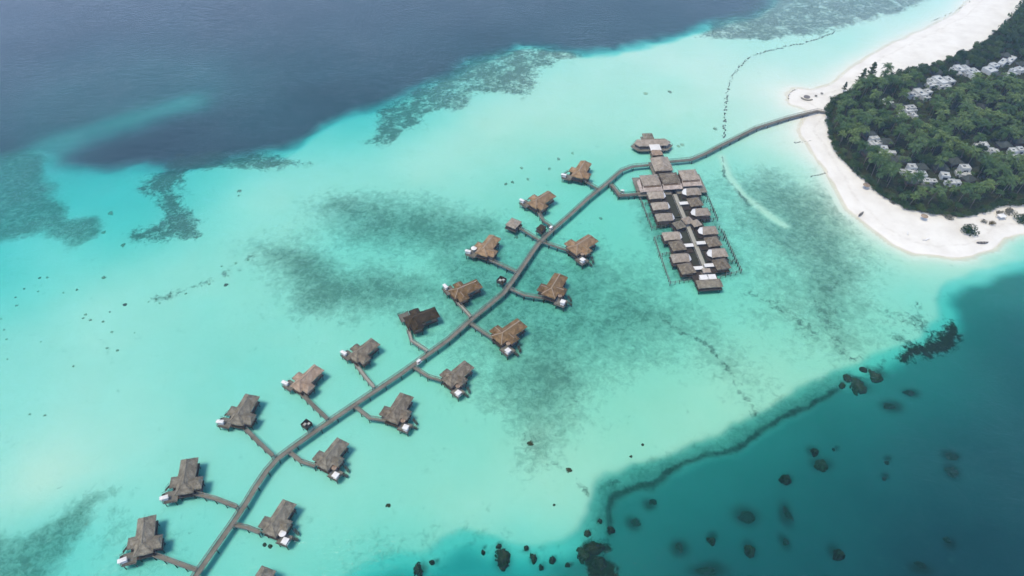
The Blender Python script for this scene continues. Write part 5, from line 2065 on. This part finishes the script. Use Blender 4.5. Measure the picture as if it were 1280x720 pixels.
# ================================================================== coral heads
CORAL = []
for k in range(7):
    n = 46
    u = np.linspace(-1.45, 1.45, n)
    cx_, cy_ = np.meshgrid(u, u)
    r_ = np.sqrt(cx_ ** 2 + cy_ ** 2)
    f1 = fbm(cx_ + 13 * k, cy_ + 7 * k, .85, 20 + k, 4) - .5
    f2 = fbm(cx_ + 5 * k, cy_ + 3 * k, .25, 40 + k, 3) - .5
    hh = 1.02 - r_ ** 1.6 + f1 * 2.1 + f2 * .9
    hh = np.where(hh > 0, 1 - np.exp(-hh * 1.8), hh * 2)
    hh = np.clip(hh, -.9, 1.0) - smooth(1.25, 1.45, r_) * .5
    me = bpy.data.meshes.new('coral_head')
    vv = [(float(x), float(y), float(z)) for x, y, z in zip(cx_.ravel(), cy_.ravel(), hh.ravel())]
    ff = [(j * n + i, j * n + i + 1, (j + 1) * n + i + 1, (j + 1) * n + i) for j in range(n - 1) for i in range(n - 1)
          if max(hh[j, i], hh[j, i + 1], hh[j + 1, i], hh[j + 1, i + 1]) > -.6]
    me.from_pydata(vv, [], ff)
    bm = bmesh.new()
    bm.from_mesh(me)
    bmesh.ops.delete(bm, geom=[v for v in bm.verts if not v.link_faces], context='VERTS')
    # keep the largest piece only
    seen, best = set(), []
    for v in bm.verts:
        if v in seen:
            continue
        comp, st = [], [v]
        seen.add(v)
        while st:
            x = st.pop()
            comp.append(x)
            for e in x.link_edges:
                y = e.other_vert(x)
                if y not in seen:
                    seen.add(y)
                    st.append(y)
        if len(comp) > len(best):
            best = comp
    keep = set(best)
    bmesh.ops.delete(bm, geom=[v for v in bm.verts if v not in keep], context='VERTS')
    bm.to_mesh(me)
    bm.free()
    for pl in me.polygons:
        pl.use_smooth = True
    me.materials.append(M['coral'])
    CORAL.append(me)


def depth_at(px, py):
    q = W(px, py)
    zz = 0
    for _ in range(4):
        q = W(px, py, zz)
        zz = ground_z(q.x, q.y) if True else zz
    return q, zz


def coral(px, py, rx, ry, label, group, rise=.6, mat='coral', top=None):
    """coral head seen at the map point, half sizes in picture points"""
    q, zz = depth_at(px, py)
    mp = M_PER_PX(px, py)
    a = rx * mp
    b = ry * mp / max(.35, math.sin(PITCH + math.atan((py - 360) / FOC)))
    h = min(max(a, b) * rise + .25, -zz * .85 + .05)
    if top is not None:
        h = max(.3, -zz + top)
        q = W(px, py, zz + h * .6)
    if top is not None and top < -1.7:
        h = min(h, .7)
        q = W(px, py, zz + .3)
    o = bpy.data.objects.new('coral_head', random.choice(CORAL))
    COL.objects.link(o)
    o.location = (q.x, q.y, zz - .05)
    o.rotation_euler = (0, 0, random.choice((0, PI)) + random.uniform(-.5, .5))
    o.scale = (a, b, h)
    if mat != 'coral':
        o.material_slots[0].link = 'OBJECT'
        o.material_slots[0].material = M[mat]
    return tag(o, label, 'coral', group)


G_C = 'coral heads standing out of the deep water floor'
for px, py, rx, ry, lb, top in BIG:
    k = .58 if top < -1.7 else .8 if top < -1 else .9
    coral(px, py, rx * k, ry * k, lb, G_C, top=top, mat='coral' if top > -1.7 else 'coral_dim')
SPECK = [(96, 362), (156, 381), (107, 393), (113, 400), (104, 398), (137, 390), (129, 402), (21, 382), (19, 372), (8, 424), (1, 399), (5, 412), (9, 449), (134, 435), (51, 427), (92, 458), (140, 415), (232, 367), (195, 374), (186, 377),
         (199, 379), (212, 370), (37, 518), (56, 519), (79, 366), (130, 347), (59, 347), (50, 347), (282, 356), (295, 329), (299, 239), (298, 245), (246, 297), (130, 290), (154, 307), (139, 267), (48, 364), (30, 361), (285, 345), (262, 355), (310, 325), (277, 333), (168, 416), (147, 438)]
for i, (px, py) in enumerate(SPECK):
    r = {1: 2.4, 28: 2.8, 0: 2.0, 2: 2.0, 25: 2.6, 30: 2.6, 32: 2.2, 33: 3.0, 34: 3.4, 35: 4}.get(i, random.uniform(1.2, 2.0))
    coral(px, py, r, r * .7, 'small dark coral head dotting the pale sand of the western lagoon', 'small coral heads dotting the western lagoon', mat='coral_patch' if i not in (1, 28) else 'coral_grey', rise=.22)
for i, (px, py) in enumerate([(807, 117), (837, 115), (894, 161), (641, 228), (632, 230), (660, 224), (687, 211), (652, 210), (698, 199), (645, 297), (716, 192), (751, 273), (800, 277), (848, 183), (853, 181)]):
    coral(px, py, random.uniform(1.6, 2.8), 1.6, 'small dark coral patch on the sand between the far villas and the spa', 'small coral patches beyond the far villas', mat='coral_patch', rise=.2)
for px, py, r, lb in [(663, 554, 3.6, 'dark coral head alone at the tip of the seagrass meadow'), (711, 588, 3.6, 'dark coral head on the thin dark line below the seagrass'), (803, 556, 1.8, 'tiny coral head alone on the open pale sand, farther of two'), (789, 571, 2.0, 'tiny coral head alone on the open pale sand, nearer of two'),
                      (485, 632, 3, 'single dark oval coral head alone on pale sand south of the villas'), (331, 681, 2.6, 'small dark coral head, western of a pair below the nearest reef side villa'), (337.5, 683, 2.8, 'small dark coral head, eastern of a pair below the nearest reef side villa'), (692.5, 631, 1.8, 'tiny coral head on pale sand above the biggest coral head'), (379, 526, 0, '')]:
    if r:
        coral(px, py, r, r * .8, lb, 'lone coral heads on the lagoon sand')


# ================================================================== shaggy thatch: every thatched plane is broken up and its eaves made uneven
done = set()
for o in list(bpy.data.objects):
    if o.type != 'MESH' or o.data.name in done or not o.data.materials or o.name.split('.')[0] not in ('roof', 'wing_roof', 'verandah_roof'):
        continue
    mn = o.data.materials[0].name
    if not (mn.startswith('thatch') or mn in ('verandah', 'grey_shingle')):
        continue
    done.add(o.data.name)
    bm = bmesh.new()
    bm.from_mesh(o.data)
    bmesh.ops.triangulate(bm, faces=[f for f in bm.faces if len(f.verts) > 4])
    for _ in range(3):
        long_ = [e for e in bm.edges if e.calc_length() > 1.1]
        if not long_:
            break
        bmesh.ops.subdivide_edges(bm, edges=long_, cuts=1, use_grid_fill=True)
    rnd = random.Random(len(bm.verts))
    for v in bm.verts:
        v.co += Vector((rnd.uniform(-.10, .10), rnd.uniform(-.10, .10), rnd.uniform(-.13, .13)))
    bm.to_mesh(o.data)
    bm.free()

# ------------------------------------------------------------------ light
world = bpy.data.worlds.new('World')
SC.world = world
world.use_nodes = True
nt = world.node_tree
nt.nodes.clear()
sky = nt.nodes.new('ShaderNodeTexSky')
sky.sky_type = 'NISHITA'
sky.sun_disc = False
SUN_EL, SUN_AZ = 70.0, -118.0          # degrees; azimuth clockwise from +Y
sky.sun_elevation = R(SUN_EL)
sky.sun_rotation = R(SUN_AZ)
sky.altitude = 0
sky.air_density = 1.0
sky.dust_density = .7
sky.ozone_density = 1.5
# bright veil added to the unseen sky to lift water reflections and fill
geo = nt.nodes.new('ShaderNodeTexCoord')
cl = noise(nt, geo.outputs['Generated'], 2.2, 5, .6, .6)
sz = nt.nodes.new('ShaderNodeSeparateXYZ')
nt.links.new(geo.outputs['Generated'], sz.inputs[0])
low = math_(nt, 'SUBTRACT', 1.5, math_(nt, 'MULTIPLY', sz.outputs['Z'], 2.5), clamp=True)      # veil raised towards the horizon for the far water's reflections
cm = math_(nt, 'MULTIPLY', math_(nt, 'ADD', math_(nt, 'MULTIPLY', cl, 1.2), -.05, clamp=True), low)
skc = mixc(nt, cm, sky.outputs[0], (20.0, 24.0, 34.0))
bg = nt.nodes.new('ShaderNodeBackground')
bg.inputs['Strength'].default_value = .12
nt.links.new(skc, bg.inputs[0])
wo = nt.nodes.new('ShaderNodeOutputWorld')
nt.links.new(bg.outputs[0], wo.inputs[0])
sl = bpy.data.lights.new('sun', 'SUN')
sl.energy = 2.3
sl.angle = R(18)
sl.color = (1, .88, .67)
so = bpy.data.objects.new('sun', sl)
COL.objects.link(so)
d = Vector((math.sin(R(SUN_AZ)) * math.cos(R(SUN_EL)), math.cos(R(SUN_AZ)) * math.cos(R(SUN_EL)), math.sin(R(SUN_EL))))
so.rotation_euler = d.to_track_quat('Z', 'Y').to_euler()
so.location = d * 800

SC.view_settings.view_transform = 'Standard'
SC.view_settings.look = 'None'
SC.view_settings.gamma = 1
SC.view_settings.exposure = 0.38
SC.view_settings.use_curve_mapping = False
SC.render.engine = 'CYCLES'
cy = SC.cycles
cy.use_denoising = True
cy.max_bounces = 8
cy.diffuse_bounces = 3
cy.glossy_bounces = 2
cy.transparent_max_bounces = 12
cy.volume_bounces = 0
cy.use_adaptive_sampling = True
cy.adaptive_threshold = .02
